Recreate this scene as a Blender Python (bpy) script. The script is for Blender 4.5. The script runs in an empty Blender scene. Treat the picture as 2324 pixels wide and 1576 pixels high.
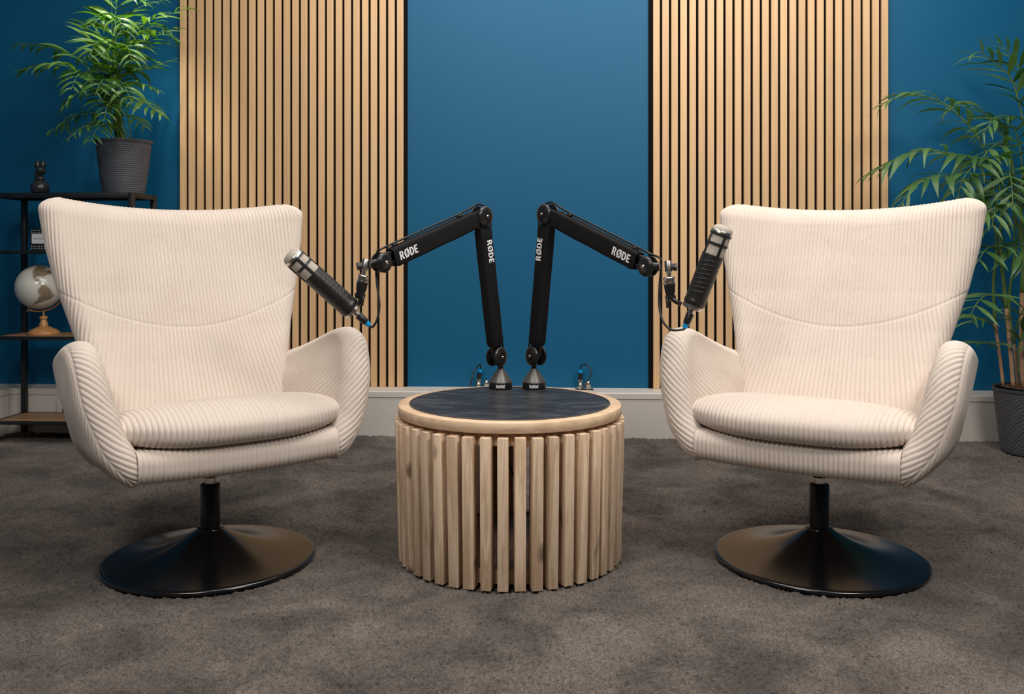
import bpy, bmesh, math, random
import numpy as np
from mathutils import Vector, Matrix, Quaternion

random.seed(7)
rng = np.random.default_rng(7)
S = bpy.context.scene
COL = S.collection

# ------------------------------------------------------------------ camera
F = 2078.0                 # focal length in pixels of the 2324 x 1576 frame
HX, HY = 1162.0, 570.0     # principal point (lens shifted down)
HC = 0.813                 # camera height
PSI = math.radians(2.7)
cam_d = bpy.data.cameras.new('camera')
cam = bpy.data.objects.new('camera', cam_d)
COL.objects.link(cam)
cam_d.sensor_width = 36.0
cam_d.lens = F / 2324.0 * 36.0
cam_d.shift_y = -(788.0 - HY) / 2324.0
cam_d.clip_start = 0.02
cam.location = (0, 0, HC)
cam.rotation_euler = (math.pi / 2, 0, PSI)
S.camera = cam


def C(X, Z, z):
    """camera-frame ground position (right, depth) and height -> world"""
    c, s = math.cos(PSI), math.sin(PSI)
    return Vector((X * c - Z * s, X * s + Z * c, z))


def P(px, py, Z):
    """pixel of the photograph at depth Z -> world"""
    return C((px - HX) / F * Z, Z, HC - (py - HY) / F * Z)


# ------------------------------------------------------------------ world, lamps, exposure
W = bpy.data.worlds.new('world')
S.world = W
W.use_nodes = True
W.node_tree.nodes['Background'].inputs[0].default_value = (1.0, 0.93, 0.86, 1)
W.node_tree.nodes['Background'].inputs[1].default_value = 0.25
S.view_settings.view_transform = 'Standard'
S.view_settings.look = 'None'
S.view_settings.gamma = 1.0
S.view_settings.use_curve_mapping = False
S.view_settings.exposure = 0.0

WARM = (1.0, 0.955, 0.905)


def area(name, loc, target, sx, sy, watts, color=WARM, spread=180):
    d = bpy.data.lights.new(name, 'AREA')
    d.shape = 'RECTANGLE'
    d.size, d.size_y = sx, sy
    d.energy = watts
    d.color = color
    d.spread = math.radians(spread)
    o = bpy.data.objects.new(name, d)
    COL.objects.link(o)
    o.location = loc
    o.rotation_euler = (Vector(target) - Vector(loc)).to_track_quat('-Z', 'Y').to_euler()
    return o


def spot(name, loc, target, watts, angle, blend=0.6, radius=0.05, color=WARM):
    d = bpy.data.lights.new(name, 'SPOT')
    d.energy = watts
    d.spot_size = math.radians(angle)
    d.spot_blend = blend
    d.shadow_soft_size = radius
    d.color = color
    o = bpy.data.objects.new(name, d)
    COL.objects.link(o)
    o.location = loc
    o.rotation_euler = (Vector(target) - Vector(loc)).to_track_quat('-Z', 'Y').to_euler()
    return o


CEIL = 2.72
area('studio_softbox_lamp', (-0.97, 0.14, 2.50), (-0.5, 2.5, 0.5), 0.8, 0.8, 40)
area('studio_softbox_lamp', (1.40, 0.60, 2.50), (0.7, 2.5, 0.5), 0.8, 0.8, 48)
area('ceiling_panel_lamp', (0.25, 2.15, CEIL - 0.04), (0.25, 2.2, 0), 2.4, 0.9, 50)
spot('ceiling_spot_lamp', (-1.70, 3.45, CEIL - 0.06), (-1.80, 3.88, 1.4), 95, 40, 0.9)
area('wall_wash_lamp', (0.35, 3.35, CEIL - 0.05), (0.35, 4.15, 1.5), 3.0, 0.12, 26)

# ------------------------------------------------------------------ materials
MATS = {}


def new_mat(name):
    m = bpy.data.materials.new(name)
    m.use_nodes = True
    MATS[name] = m
    nt = m.node_tree
    return m, nt, nt.nodes['Principled BSDF']


def N(nt, typ, **kw):
    n = nt.nodes.new(typ)
    for k, v in kw.items():
        if k.startswith('i_'):
            n.inputs[k[2:].replace('_', ' ')].default_value = v
        else:
            setattr(n, k, v)
    return n


def simple(name, col, rough=0.5, metal=0.0, bump=0.0, bscale=200.0, var=0.0, vscale=8.0, coat=0.0, spec=0.5, sheen=0.0):
    m, nt, b = new_mat(name)
    b.inputs['Base Color'].default_value = (*col, 1)
    b.inputs['Roughness'].default_value = rough
    b.inputs['Metallic'].default_value = metal
    b.inputs['Specular IOR Level'].default_value = spec
    if coat:
        b.inputs['Coat Weight'].default_value = coat
        b.inputs['Coat Roughness'].default_value = 0.08
    if sheen:
        b.inputs['Sheen Weight'].default_value = sheen
        b.inputs['Sheen Roughness'].default_value = 0.4
    tc = N(nt, 'ShaderNodeTexCoord')
    if var:
        no = N(nt, 'ShaderNodeTexNoise', i_Scale=vscale, i_Detail=4.0)
        nt.links.new(tc.outputs['Object'], no.inputs['Vector'])
        mx = N(nt, 'ShaderNodeMix', data_type='RGBA')
        mx.inputs[6].default_value = (*[c * (1 - var) for c in col], 1)
        mx.inputs[7].default_value = (*[min(1, c * (1 + var)) for c in col], 1)
        nt.links.new(no.outputs['Fac'], mx.inputs[0])
        nt.links.new(mx.outputs[2], b.inputs['Base Color'])
    if bump:
        no = N(nt, 'ShaderNodeTexNoise', i_Scale=bscale, i_Detail=3.0)
        nt.links.new(tc.outputs['Object'], no.inputs['Vector'])
        bp = N(nt, 'ShaderNodeBump', i_Strength=bump, i_Distance=0.002)
        nt.links.new(no.outputs['Fac'], bp.inputs['Height'])
        nt.links.new(bp.outputs['Normal'], b.inputs['Normal'])
    return m


def wood(name, light, dark, axis='Z', rough=0.55, scale=9.0, stretch=0.06, contrast=0.5, knots=False, per_obj=0.12, fine=0.5):
    m, nt, b = new_mat(name)
    b.inputs['Roughness'].default_value = rough
    tc = N(nt, 'ShaderNodeTexCoord')
    oi = N(nt, 'ShaderNodeObjectInfo')
    add = N(nt, 'ShaderNodeVectorMath', operation='ADD')
    sc = N(nt, 'ShaderNodeVectorMath', operation='SCALE')
    sc.inputs['Scale'].default_value = 37.0
    cmb = N(nt, 'ShaderNodeCombineXYZ')
    for k in range(3):
        nt.links.new(oi.outputs['Random'], cmb.inputs[k])
    nt.links.new(cmb.outputs[0], sc.inputs[0])
    nt.links.new(tc.outputs['Object'], add.inputs[0])
    nt.links.new(sc.outputs[0], add.inputs[1])
    mp = N(nt, 'ShaderNodeMapping')
    v = [1.0, 1.0, 1.0]
    if axis in 'XYZ':
        v['XYZ'.index(axis)] = stretch
    mp.inputs['Scale'].default_value = v
    nt.links.new(add.outputs[0], mp.inputs['Vector'])
    n1 = N(nt, 'ShaderNodeTexNoise', i_Scale=scale, i_Detail=5.0, i_Distortion=1.2)
    n2 = N(nt, 'ShaderNodeTexNoise', i_Scale=scale * 14, i_Detail=3.0)
    nt.links.new(mp.outputs[0], n1.inputs['Vector'])
    nt.links.new(mp.outputs[0], n2.inputs['Vector'])
    wv = N(nt, 'ShaderNodeMath', operation='MULTIPLY')
    wv.inputs[1].default_value = 18.0
    nt.links.new(n1.outputs['Fac'], wv.inputs[0])
    sn = N(nt, 'ShaderNodeMath', operation='SINE')
    nt.links.new(wv.outputs[0], sn.inputs[0])
    ma = N(nt, 'ShaderNodeMath', operation='MULTIPLY_ADD')
    ma.inputs[1].default_value = 0.22 * contrast * 2
    ma.inputs[2].default_value = 0.5
    nt.links.new(sn.outputs[0], ma.inputs[0])
    m2 = N(nt, 'ShaderNodeMath', operation='MULTIPLY_ADD')
    m2.inputs[1].default_value = fine
    m2.inputs[2].default_value = -fine * 0.5
    nt.links.new(n2.outputs['Fac'], m2.inputs[0])
    sm = N(nt, 'ShaderNodeMath', operation='ADD', use_clamp=True)
    nt.links.new(ma.outputs[0], sm.inputs[0])
    nt.links.new(m2.outputs[0], sm.inputs[1])
    mx = N(nt, 'ShaderNodeMix', data_type='RGBA')
    mx.inputs[6].default_value = (*dark, 1)
    mx.inputs[7].default_value = (*light, 1)
    nt.links.new(sm.outputs[0], mx.inputs[0])
    out = mx.outputs[2]
    if knots:
        vo = N(nt, 'ShaderNodeTexNoise', i_Scale=17.0, i_Detail=1.0)
        mp2 = N(nt, 'ShaderNodeMapping')
        v2 = [1.0, 1.0, 1.0]
        v2['XYZ'.index(axis)] = 0.45
        mp2.inputs['Scale'].default_value = v2
        nt.links.new(add.outputs[0], mp2.inputs['Vector'])
        nt.links.new(mp2.outputs[0], vo.inputs['Vector'])
        rp = N(nt, 'ShaderNodeMapRange')
        rp.inputs[1].default_value, rp.inputs[2].default_value = 0.68, 0.76
        nt.links.new(vo.outputs['Fac'], rp.inputs[0])
        mk = N(nt, 'ShaderNodeMix', data_type='RGBA')
        mk.inputs[7].default_value = (*[c * 0.45 for c in dark], 1)
        nt.links.new(rp.outputs[0], mk.inputs[0])
        nt.links.new(out, mk.inputs[6])
        out = mk.outputs[2]
    hs = N(nt, 'ShaderNodeHueSaturation')
    mr = N(nt, 'ShaderNodeMapRange')
    mr.inputs[3].default_value, mr.inputs[4].default_value = 1 - per_obj, 1 + per_obj
    nt.links.new(oi.outputs['Random'], mr.inputs[0])
    nt.links.new(mr.outputs[0], hs.inputs['Value'])
    nt.links.new(out, hs.inputs['Color'])
    nt.links.new(hs.outputs[0], b.inputs['Base Color'])
    bp = N(nt, 'ShaderNodeBump', i_Strength=0.12, i_Distance=0.001)
    nt.links.new(n2.outputs['Fac'], bp.inputs['Height'])
    nt.links.new(bp.outputs['Normal'], b.inputs['Normal'])
    return m


# blue painted wall: satin with a faint roller texture
simple('blue_paint', (0.002, 0.092, 0.195), 0.5, bump=0.06, bscale=260, spec=0.27)
simple('white_paint', (0.62, 0.57, 0.52), 0.45)
simple('ceiling_paint', (0.55, 0.53, 0.50), 0.8)
simple('studio_dark', (0.06, 0.058, 0.055), 0.9)
simple('felt_black', (0.006, 0.005, 0.005), 0.95, bump=0.3, bscale=600, spec=0.1)
wood('oak_veneer', (0.70, 0.458, 0.242), (0.54, 0.328, 0.160), 'Z', 0.5, 22, 0.03, 0.45, per_obj=0.06, fine=0.9)
wood('mango_wood', (0.82, 0.63, 0.45), (0.50, 0.335, 0.21), 'Z', 0.5, 34, 0.07, 0.75, knots=True, per_obj=0.15, fine=0.7)
wood('mango_ring', (0.76, 0.56, 0.38), (0.55, 0.37, 0.225), 'X', 0.42, 22, 0.2, 0.6, per_obj=0.0, fine=0.6)
wood('brown_board', (0.36, 0.20, 0.11), (0.24, 0.12, 0.06), 'X', 0.3, 8, 0.1, 0.5, per_obj=0.0)
wood('shelf_board', (0.33, 0.19, 0.095), (0.22, 0.12, 0.055), 'X', 0.5, 16, 0.05, 0.5, per_obj=0.05)
wood('globe_wood', (0.48, 0.24, 0.09), (0.34, 0.15, 0.05), 'Z', 0.35, 12, 0.2, 0.5, per_obj=0.0)
simple('black_metal', (0.008, 0.008, 0.008), 0.45)
simple('black_lacquer', (0.0045, 0.0045, 0.005), 0.20, spec=0.75, bump=0.015, bscale=40)
simple('black_tube', (0.004, 0.004, 0.004), 0.35)
simple('chrome', (0.75, 0.73, 0.70), 0.22, 1.0)
simple('nickel', (0.62, 0.56, 0.49), 0.28, 1.0)
simple('black_plastic', (0.010, 0.010, 0.010), 0.42)
simple('black_gloss', (0.012, 0.012, 0.012), 0.28)
simple('neoprene', (0.0045, 0.0042, 0.0045), 0.8, bump=0.1, bscale=900, spec=0.25)
simple('dark_anodised', (0.13, 0.122, 0.115), 0.42, 0.6)
simple('cable_rubber', (0.008, 0.008, 0.008), 0.38)
simple('plug_blue', (0.0, 0.34, 0.78), 0.4)
simple('print_white', (0.80, 0.80, 0.80), 0.6)
simple('mic_body', (0.022, 0.021, 0.020), 0.36, 0.25)
simple('brass', (0.55, 0.33, 0.08), 0.35, 1.0)
simple('pot_grey', (0.064, 0.066, 0.077), 0.55)
simple('pot_liner', (0.02, 0.02, 0.022), 0.5)
simple('figurine_black', (0.018, 0.018, 0.019), 0.30, spec=0.5)
simple('copper', (0.55, 0.30, 0.15), 0.3, 1.0)
simple('book_black', (0.008, 0.008, 0.008), 0.5)
simple('paper_white', (0.55, 0.55, 0.55), 0.7)
simple('outlet_white', (0.6, 0.58, 0.55), 0.4)
simple('cane_green', (0.10, 0.17, 0.035), 0.45, var=0.4, vscale=30)
simple('cane_brown', (0.42, 0.24, 0.14), 0.6, var=0.35, vscale=40)
simple('stem_green', (0.12, 0.23, 0.03), 0.45)
simple('lamp_white', (0.8, 0.8, 0.8), 0.5)


def leaf_mat(name, a, b_):
    m, nt, b = new_mat(name)
    oi = N(nt, 'ShaderNodeObjectInfo')
    mx = N(nt, 'ShaderNodeMix', data_type='RGBA')
    mx.inputs[6].default_value = (*a, 1)
    mx.inputs[7].default_value = (*b_, 1)
    nt.links.new(oi.outputs['Random'], mx.inputs[0])
    nt.links.new(mx.outputs[2], b.inputs['Base Color'])
    b.inputs['Roughness'].default_value = 0.40
    b.inputs['Specular IOR Level'].default_value = 0.6
    tl = N(nt, 'ShaderNodeBsdfTranslucent')
    hs = N(nt, 'ShaderNodeHueSaturation', i_Value=1.6, i_Saturation=1.2)
    nt.links.new(mx.outputs[2], hs.inputs['Color'])
    nt.links.new(hs.outputs[0], tl.inputs['Color'])
    ms = N(nt, 'ShaderNodeMixShader')
    ms.inputs[0].default_value = 0.28
    nt.links.new(b.outputs[0], ms.inputs[1])
    nt.links.new(tl.outputs[0], ms.inputs[2])
    nt.links.new(ms.outputs[0], nt.nodes['Material Output'].inputs[0])
    return m


leaf_mat('leaf_parlour', (0.05, 0.14, 0.025), (0.16, 0.31, 0.055))
leaf_mat('leaf_kentia', (0.040, 0.115, 0.030), (0.125, 0.235, 0.072))


def fabric(name):
    m, nt, b = new_mat(name)
    tc = N(nt, 'ShaderNodeTexCoord')
    n1 = N(nt, 'ShaderNodeTexNoise', i_Scale=9.0, i_Detail=4.0)
    n2 = N(nt, 'ShaderNodeTexNoise', i_Scale=520.0, i_Detail=2.0)
    for n in (n1, n2):
        nt.links.new(tc.outputs['Object'], n.inputs['Vector'])
    mx = N(nt, 'ShaderNodeMix', data_type='RGBA')
    mx.inputs[6].default_value = (0.565, 0.480, 0.415, 1)
    mx.inputs[7].default_value = (0.660, 0.575, 0.506, 1)
    nt.links.new(n1.outputs['Fac'], mx.inputs[0])
    nt.links.new(mx.outputs[2], b.inputs['Base Color'])
    b.inputs['Roughness'].default_value = 0.9
    b.inputs['Specular IOR Level'].default_value = 0.15
    b.inputs['Sheen Weight'].default_value = 0.15
    b.inputs['Sheen Roughness'].default_value = 0.45
    b.inputs['Sheen Tint'].default_value = (1.0, 0.93, 0.86, 1)
    bp = N(nt, 'ShaderNodeBump', i_Strength=0.32, i_Distance=0.0012)
    nt.links.new(n2.outputs['Fac'], bp.inputs['Height'])
    nt.links.new(bp.outputs['Normal'], b.inputs['Normal'])


fabric('corduroy')


def carpet(name):
    m, nt, b = new_mat(name)
    tc = N(nt, 'ShaderNodeTexCoord')
    big = N(nt, 'ShaderNodeTexNoise', i_Scale=4.2, i_Detail=6.0, i_Roughness=0.65, i_Distortion=0.6)
    mid = N(nt, 'ShaderNodeTexNoise', i_Scale=150.0, i_Detail=3.0, i_Roughness=0.7)
    fin = N(nt, 'ShaderNodeTexNoise', i_Scale=330.0, i_Detail=3.0, i_Roughness=0.75)
    for n in (big, mid, fin):
        nt.links.new(tc.outputs['Object'], n.inputs['Vector'])
    r1 = N(nt, 'ShaderNodeMapRange')
    r1.inputs[1].default_value, r1.inputs[2].default_value = 0.36, 0.64
    nt.links.new(big.outputs['Fac'], r1.inputs[0])
    mx = N(nt, 'ShaderNodeMix', data_type='RGBA')
    mx.inputs[6].default_value = (0.062, 0.050, 0.042, 1)
    mx.inputs[7].default_value = (0.180, 0.146, 0.122, 1)
    nt.links.new(r1.outputs[0], mx.inputs[0])
    r2 = N(nt, 'ShaderNodeMapRange')
    r2.inputs[1].default_value, r2.inputs[2].default_value = 0.38, 0.60
    r2.inputs[3].default_value, r2.inputs[4].default_value = 0.35, 1.45
    ad = N(nt, 'ShaderNodeMath', operation='ADD')
    hf = N(nt, 'ShaderNodeMath', operation='MULTIPLY')
    hf.inputs[1].default_value = 0.5
    nt.links.new(fin.outputs['Fac'], ad.inputs[0])
    nt.links.new(mid.outputs['Fac'], ad.inputs[1])
    nt.links.new(ad.outputs[0], hf.inputs[0])
    nt.links.new(hf.outputs[0], r2.inputs[0])
    vm = N(nt, 'ShaderNodeVectorMath', operation='SCALE')
    nt.links.new(mx.outputs[2], vm.inputs[0])
    nt.links.new(r2.outputs[0], vm.inputs['Scale'])
    nt.links.new(vm.outputs[0], b.inputs['Base Color'])
    b.inputs['Roughness'].default_value = 0.95
    b.inputs['Specular IOR Level'].default_value = 0.1
    b.inputs['Sheen Weight'].default_value = 0.15
    bp = N(nt, 'ShaderNodeBump', i_Strength=1.0, i_Distance=0.006)
    nt.links.new(hf.outputs[0], bp.inputs['Height'])
    nt.links.new(bp.outputs['Normal'], b.inputs['Normal'])


carpet('carpet')


def slate(name):
    m, nt, b = new_mat(name)
    tc = N(nt, 'ShaderNodeTexCoord')
    mp = N(nt, 'ShaderNodeMapping')
    mp.inputs['Scale'].default_value = (1, 2.2, 1)
    mp.inputs['Rotation'].default_value = (0, 0, 0.35)
    nt.links.new(tc.outputs['Object'], mp.inputs['Vector'])
    n1 = N(nt, 'ShaderNodeTexNoise', i_Scale=7.0, i_Detail=9.0, i_Roughness=0.68, i_Distortion=1.2)
    nt.links.new(mp.outputs[0], n1.inputs['Vector'])
    cr = N(nt, 'ShaderNodeValToRGB')
    e = cr.color_ramp.elements
    e[0].position, e[0].color = 0.30, (0.014, 0.014, 0.016, 1)
    e[1].position, e[1].color = 0.75, (0.19, 0.155, 0.13, 1)
    k = e.new(0.48)
    k.color = (0.030, 0.031, 0.036, 1)
    k = e.new(0.60)
    k.color = (0.060, 0.060, 0.064, 1)
    nt.links.new(n1.outputs['Fac'], cr.inputs[0])
    nt.links.new(cr.outputs[0], b.inputs['Base Color'])
    b.inputs['Roughness'].default_value = 0.20
    b.inputs['Specular IOR Level'].default_value = 0.14
    bp = N(nt, 'ShaderNodeBump', i_Strength=0.7, i_Distance=0.02)
    nt.links.new(n1.outputs['Fac'], bp.inputs['Height'])
    nt.links.new(bp.outputs['Normal'], b.inputs['Normal'])


slate('slate')


def globe_mat(name):
    m, nt, b = new_mat(name)
    tc = N(nt, 'ShaderNodeTexCoord')
    at = N(nt, 'ShaderNodeAttribute', attribute_name='land')
    n2 = N(nt, 'ShaderNodeTexNoise', i_Scale=30.0, i_Detail=5.0, i_Roughness=0.7)
    nt.links.new(tc.outputs['Object'], n2.inputs['Vector'])
    ml = N(nt, 'ShaderNodeMix', data_type='RGBA')
    ml.inputs[6].default_value = (0.07, 0.045, 0.022, 1)
    ml.inputs[7].default_value = (0.36, 0.29, 0.20, 1)
    nt.links.new(n2.outputs['Fac'], ml.inputs[0])
    mx = N(nt, 'ShaderNodeMix', data_type='RGBA')
    mx.inputs[6].default_value = (0.60, 0.57, 0.50, 1)
    nt.links.new(at.outputs['Fac'], mx.inputs[0])
    nt.links.new(ml.outputs[2], mx.inputs[7])
    nt.links.new(mx.outputs[2], b.inputs['Base Color'])
    b.inputs['Roughness'].default_value = 0.16


globe_mat('globe_print')


def grille_mat(name):
    m, nt, b = new_mat(name)
    tc = N(nt, 'ShaderNodeTexCoord')
    vo = N(nt, 'ShaderNodeTexVoronoi', i_Scale=700.0)
    nt.links.new(tc.outputs['Object'], vo.inputs['Vector'])
    mx = N(nt, 'ShaderNodeMix', data_type='RGBA')
    mx.inputs[6].default_value = (0.20, 0.17, 0.14, 1)
    mx.inputs[7].default_value = (0.62, 0.55, 0.47, 1)
    nt.links.new(vo.outputs['Distance'], mx.inputs[0])
    nt.links.new(mx.outputs[2], b.inputs['Base Color'])
    b.inputs['Metallic'].default_value = 0.0
    b.inputs['Roughness'].default_value = 0.65
    bp = N(nt, 'ShaderNodeBump', i_Strength=0.6, i_Distance=0.001)
    nt.links.new(vo.outputs['Distance'], bp.inputs['Height'])
    nt.links.new(bp.outputs['Normal'], b.inputs['Normal'])


grille_mat('steel_mesh')


def soil_mat(name):
    m, nt, b = new_mat(name)
    tc = N(nt, 'ShaderNodeTexCoord')
    n1 = N(nt, 'ShaderNodeTexNoise', i_Scale=70.0, i_Detail=4.0)
    nt.links.new(tc.outputs['Object'], n1.inputs['Vector'])
    cr = N(nt, 'ShaderNodeValToRGB')
    e = cr.color_ramp.elements
    e[0].position, e[0].color = 0.35, (0.02, 0.01, 0.006, 1)
    e[1].position, e[1].color = 0.7, (0.22, 0.10, 0.05, 1)
    nt.links.new(n1.outputs['Fac'], cr.inputs[0])
    nt.links.new(cr.outputs[0], b.inputs['Base Color'])
    b.inputs['Roughness'].default_value = 0.95


soil_mat('soil')

# ------------------------------------------------------------------ object helpers


def link(name, me, mat=None, parent=None):
    o = bpy.data.objects.new(name, me)
    COL.objects.link(o)
    if mat and me and not me.materials:
        me.materials.append(MATS[mat])
    if parent:
        o.parent = parent
    return o


def tag(o, label, cat, group=None):
    o['label'] = label
    o['category'] = cat
    if group:
        o['group'] = group
    return o


def thing(name, label, cat, loc=(0, 0, 0), rz=0.0, group=None):
    o = bpy.data.objects.new(name, None)
    o.empty_display_size = 0.05
    COL.objects.link(o)
    o.location = loc
    o.rotation_euler = (0, 0, rz)
    return tag(o, label, cat, group)


def struct(o):
    o['kind'] = 'structure'
    return o


def mesh_np(name, V, Fq, smooth=True):
    me = bpy.data.meshes.new(name)
    V = np.asarray(V, dtype=np.float32).reshape(-1, 3)
    Fq = np.asarray(Fq, dtype=np.int32)
    k = Fq.shape[1]
    me.vertices.add(len(V))
    me.vertices.foreach_set('co', V.ravel())
    me.loops.add(Fq.size)
    me.loops.foreach_set('vertex_index', Fq.ravel())
    me.polygons.add(len(Fq))
    me.polygons.foreach_set('loop_start', np.arange(0, Fq.size, k, dtype=np.int32))
    me.polygons.foreach_set('loop_total', np.full(len(Fq), k, dtype=np.int32))
    me.polygons.foreach_set('use_smooth', np.full(len(Fq), smooth))
    me.update(calc_edges=True)
    me.validate()
    return me


def grid_faces(nu, nv, wu=False, wv=False):
    iu = np.arange(nu if wu else nu - 1)
    iv = np.arange(nv if wv else nv - 1)
    a, b = np.meshgrid(iu, iv, indexing='ij')
    a2, b2 = (a + 1) % nu, (b + 1) % nv
    return np.stack([a * nv + b, a2 * nv + b, a2 * nv + b2, a * nv + b2], -1).reshape(-1, 4)


def grid_normals(V, wu=False, wv=False):
    def grad(A, ax, wrap):
        if wrap:
            return np.roll(A, -1, ax) - np.roll(A, 1, ax)
        return np.gradient(A, axis=ax)
    n = np.cross(grad(V, 0, wu), grad(V, 1, wv))
    return n / np.maximum(np.linalg.norm(n, axis=-1, keepdims=True), 1e-12)


def cat_rom(pts, n, closed=False):
    """smooth resampled curve (arc-length uniform)"""
    p = np.asarray(pts, float)
    k = len(p)
    ext = np.vstack([2 * p[0] - p[1], p, 2 * p[-1] - p[-2]])
    out = []
    for i in range(k - 1):
        p0, p1, p2, p3 = ext[i], ext[i + 1], ext[i + 2], ext[i + 3]
        t = np.linspace(0, 1, 24, endpoint=False)[:, None]
        out.append(0.5 * ((2 * p1) + (-p0 + p2) * t + (2 * p0 - 5 * p1 + 4 * p2 - p3) * t ** 2 + (-p0 + 3 * p1 - 3 * p2 + p3) * t ** 3))
    out.append(p[-1:])
    c = np.vstack(out)
    d = np.r_[0, np.cumsum(np.linalg.norm(np.diff(c, axis=0), axis=1))]
    s = np.linspace(0, d[-1], n)
    return np.stack([np.interp(s, d, c[:, j]) for j in range(c.shape[1])], -1)


def tube_mesh(name, pts, r, seg=10, n=None, cap=True):
    c = cat_rom([tuple(p) for p in pts], n) if n else np.array([tuple(p) for p in pts], float)
    m = len(c)
    rad = np.interp(np.linspace(0, 1, m), np.linspace(0, 1, len(r)), r) if hasattr(r, '__len__') else np.full(m, r)
    t = np.gradient(c, axis=0)
    t /= np.linalg.norm(t, axis=1, keepdims=True)
    up = np.array([0, 0, 1.0]) if abs(t[0][2]) < 0.9 else np.array([1.0, 0, 0])
    a = np.cross(t[0], up)
    a /= np.linalg.norm(a)
    V = []
    for i in range(m):
        a = a - t[i] * np.dot(a, t[i])
        a /= np.linalg.norm(a)
        b = np.cross(t[i], a)
        for k in range(seg):
            th = 2 * math.pi * k / seg
            V.append(c[i] + rad[i] * (math.cos(th) * a + math.sin(th) * b))
    Fq = grid_faces(m, seg, False, True)
    me = mesh_np(name, V, Fq)
    if cap:
        bm = bmesh.new()
        bm.from_mesh(me)
        bm.verts.ensure_lookup_table()
        for base in (0, (m - 1) * seg):
            try:
                bm.faces.new([bm.verts[base + k] for k in range(seg)])
            except ValueError:
                pass
        bmesh.ops.recalc_face_normals(bm, faces=bm.faces)
        bm.to_mesh(me)
        bm.free()
    return me


def frame(axis, up=(0, 0, 1)):
    z = Vector(axis).normalized()
    u = Vector(up)
    if abs(z.dot(u)) > 0.98:
        u = Vector((1, 0, 0))
    x = u.cross(z).normalized()
    y = z.cross(x)
    return Matrix((x, y, z)).transposed()


def lathe_mesh(name, prof, origin=(0, 0, 0), axis=(0, 0, 1), seg=48, smooth=True, sharp=30):
    """prof: list of (t along axis, radius)"""
    R = frame(axis)
    o = Vector(origin)
    bm = bmesh.new()
    rings = []
    for t, r in prof:
        if r < 1e-6:
            rings.append([bm.verts.new(o + R @ Vector((0, 0, t)))])
        else:
            rings.append([bm.verts.new(o + R @ Vector((r * math.cos(2 * math.pi * k / seg), r * math.sin(2 * math.pi * k / seg), t))) for k in range(seg)])
    for A, B in zip(rings[:-1], rings[1:]):
        for k in range(seg):
            k2 = (k + 1) % seg
            if len(A) == 1 and len(B) == 1:
                continue
            if len(A) == 1:
                bm.faces.new((A[0], B[k], B[k2]))
            elif len(B) == 1:
                bm.faces.new((A[k], A[k2], B[0]))
            else:
                bm.faces.new((A[k], A[k2], B[k2], B[k]))
    for ring in (rings[0], rings[-1]):
        if len(ring) > 1:
            bm.faces.new(ring)
    bmesh.ops.recalc_face_normals(bm, faces=bm.faces)
    return bm_mesh(name, bm, smooth, sharp)


def bm_mesh(name, bm, smooth=True, sharp=30):
    if smooth:
        for f in bm.faces:
            f.smooth = True
        for e in bm.edges:
            if len(e.link_faces) == 2 and e.calc_face_angle(0) > math.radians(sharp):
                e.smooth = False
    me = bpy.data.meshes.new(name)
    bm.to_mesh(me)
    bm.free()
    return me


def box_mesh(name, size, center=(0, 0, 0), R=None, bevel=0.0, seg=2):
    bm = bmesh.new()
    bmesh.ops.create_cube(bm, size=1.0)
    for v in bm.verts:
        v.co = Vector((v.co.x * size[0], v.co.y * size[1], v.co.z * size[2]))
    if bevel:
        bmesh.ops.bevel(bm, geom=list(bm.edges), offset=bevel, segments=seg, affect='EDGES', profile=0.5)
    for v in bm.verts:
        v.co = (R @ v.co if R else v.co) + Vector(center)
    return bm_mesh(name, bm, bevel > 0, 40)


def box_obj(name, lo, hi, mat, parent=None, bevel=0.0):
    lo, hi = Vector(lo), Vector(hi)
    return link(name, box_mesh(name, hi - lo, (lo + hi) / 2, None, bevel), mat, parent)


def lathe(name, prof, mat, origin=(0, 0, 0), axis=(0, 0, 1), parent=None, seg=48, sharp=30):
    return link(name, lathe_mesh(name, prof, origin, axis, seg, True, sharp), mat, parent)


def tube(name, pts, r, mat, parent=None, seg=10, n=None):
    return link(name, tube_mesh(name, pts, r, seg, n), mat, parent)


def arc_pts(cx, cy, rx, ry, a0, a1, n=18):
    return [(cx + rx * math.cos(math.radians(a0 + (a1 - a0) * k / n)), cy + ry * math.sin(math.radians(a0 + (a1 - a0) * k / n))) for k in range(n + 1)]


GLYPHS = {   # width, list of shapes; a shape is an outline followed by its holes
    'R': (0.70, [[[(0, 0), (0.21, 0), (0.21, 0.39), (0.28, 0.39), (0.46, 0), (0.71, 0), (0.49, 0.45)] + arc_pts(0.34, 0.71, 0.27, 0.29, -50, 90) + [(0, 1)],
                  [(0.21, 0.54)] + arc_pts(0.30, 0.70, 0.115, 0.155, -90, 90) + [(0.21, 0.855)]]]),
    'Ø': (0.86, [[arc_pts(0.42, 0.5, 0.42, 0.515, 0, 350, 35), arc_pts(0.42, 0.5, 0.205, 0.345, 0, 350, 35)], [[(0.10, -0.06), (0.20, -0.06), (0.75, 1.06), (0.65, 1.06)]]]),
    'D': (0.76, [[[(0, 0)] + arc_pts(0.28, 0.5, 0.44, 0.5, -90, 90) + [(0, 1)], [(0.21, 0.16)] + arc_pts(0.27, 0.5, 0.225, 0.34, -90, 90) + [(0.21, 0.84)]]]),
    'E': (0.55, [[[(0, 0), (0.53, 0), (0.53, 0.165), (0.21, 0.165), (0.21, 0.425), (0.48, 0.425), (0.48, 0.58), (0.21, 0.58), (0.21, 0.835), (0.53, 0.835), (0.53, 1), (0, 1)]]]),
}


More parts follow.
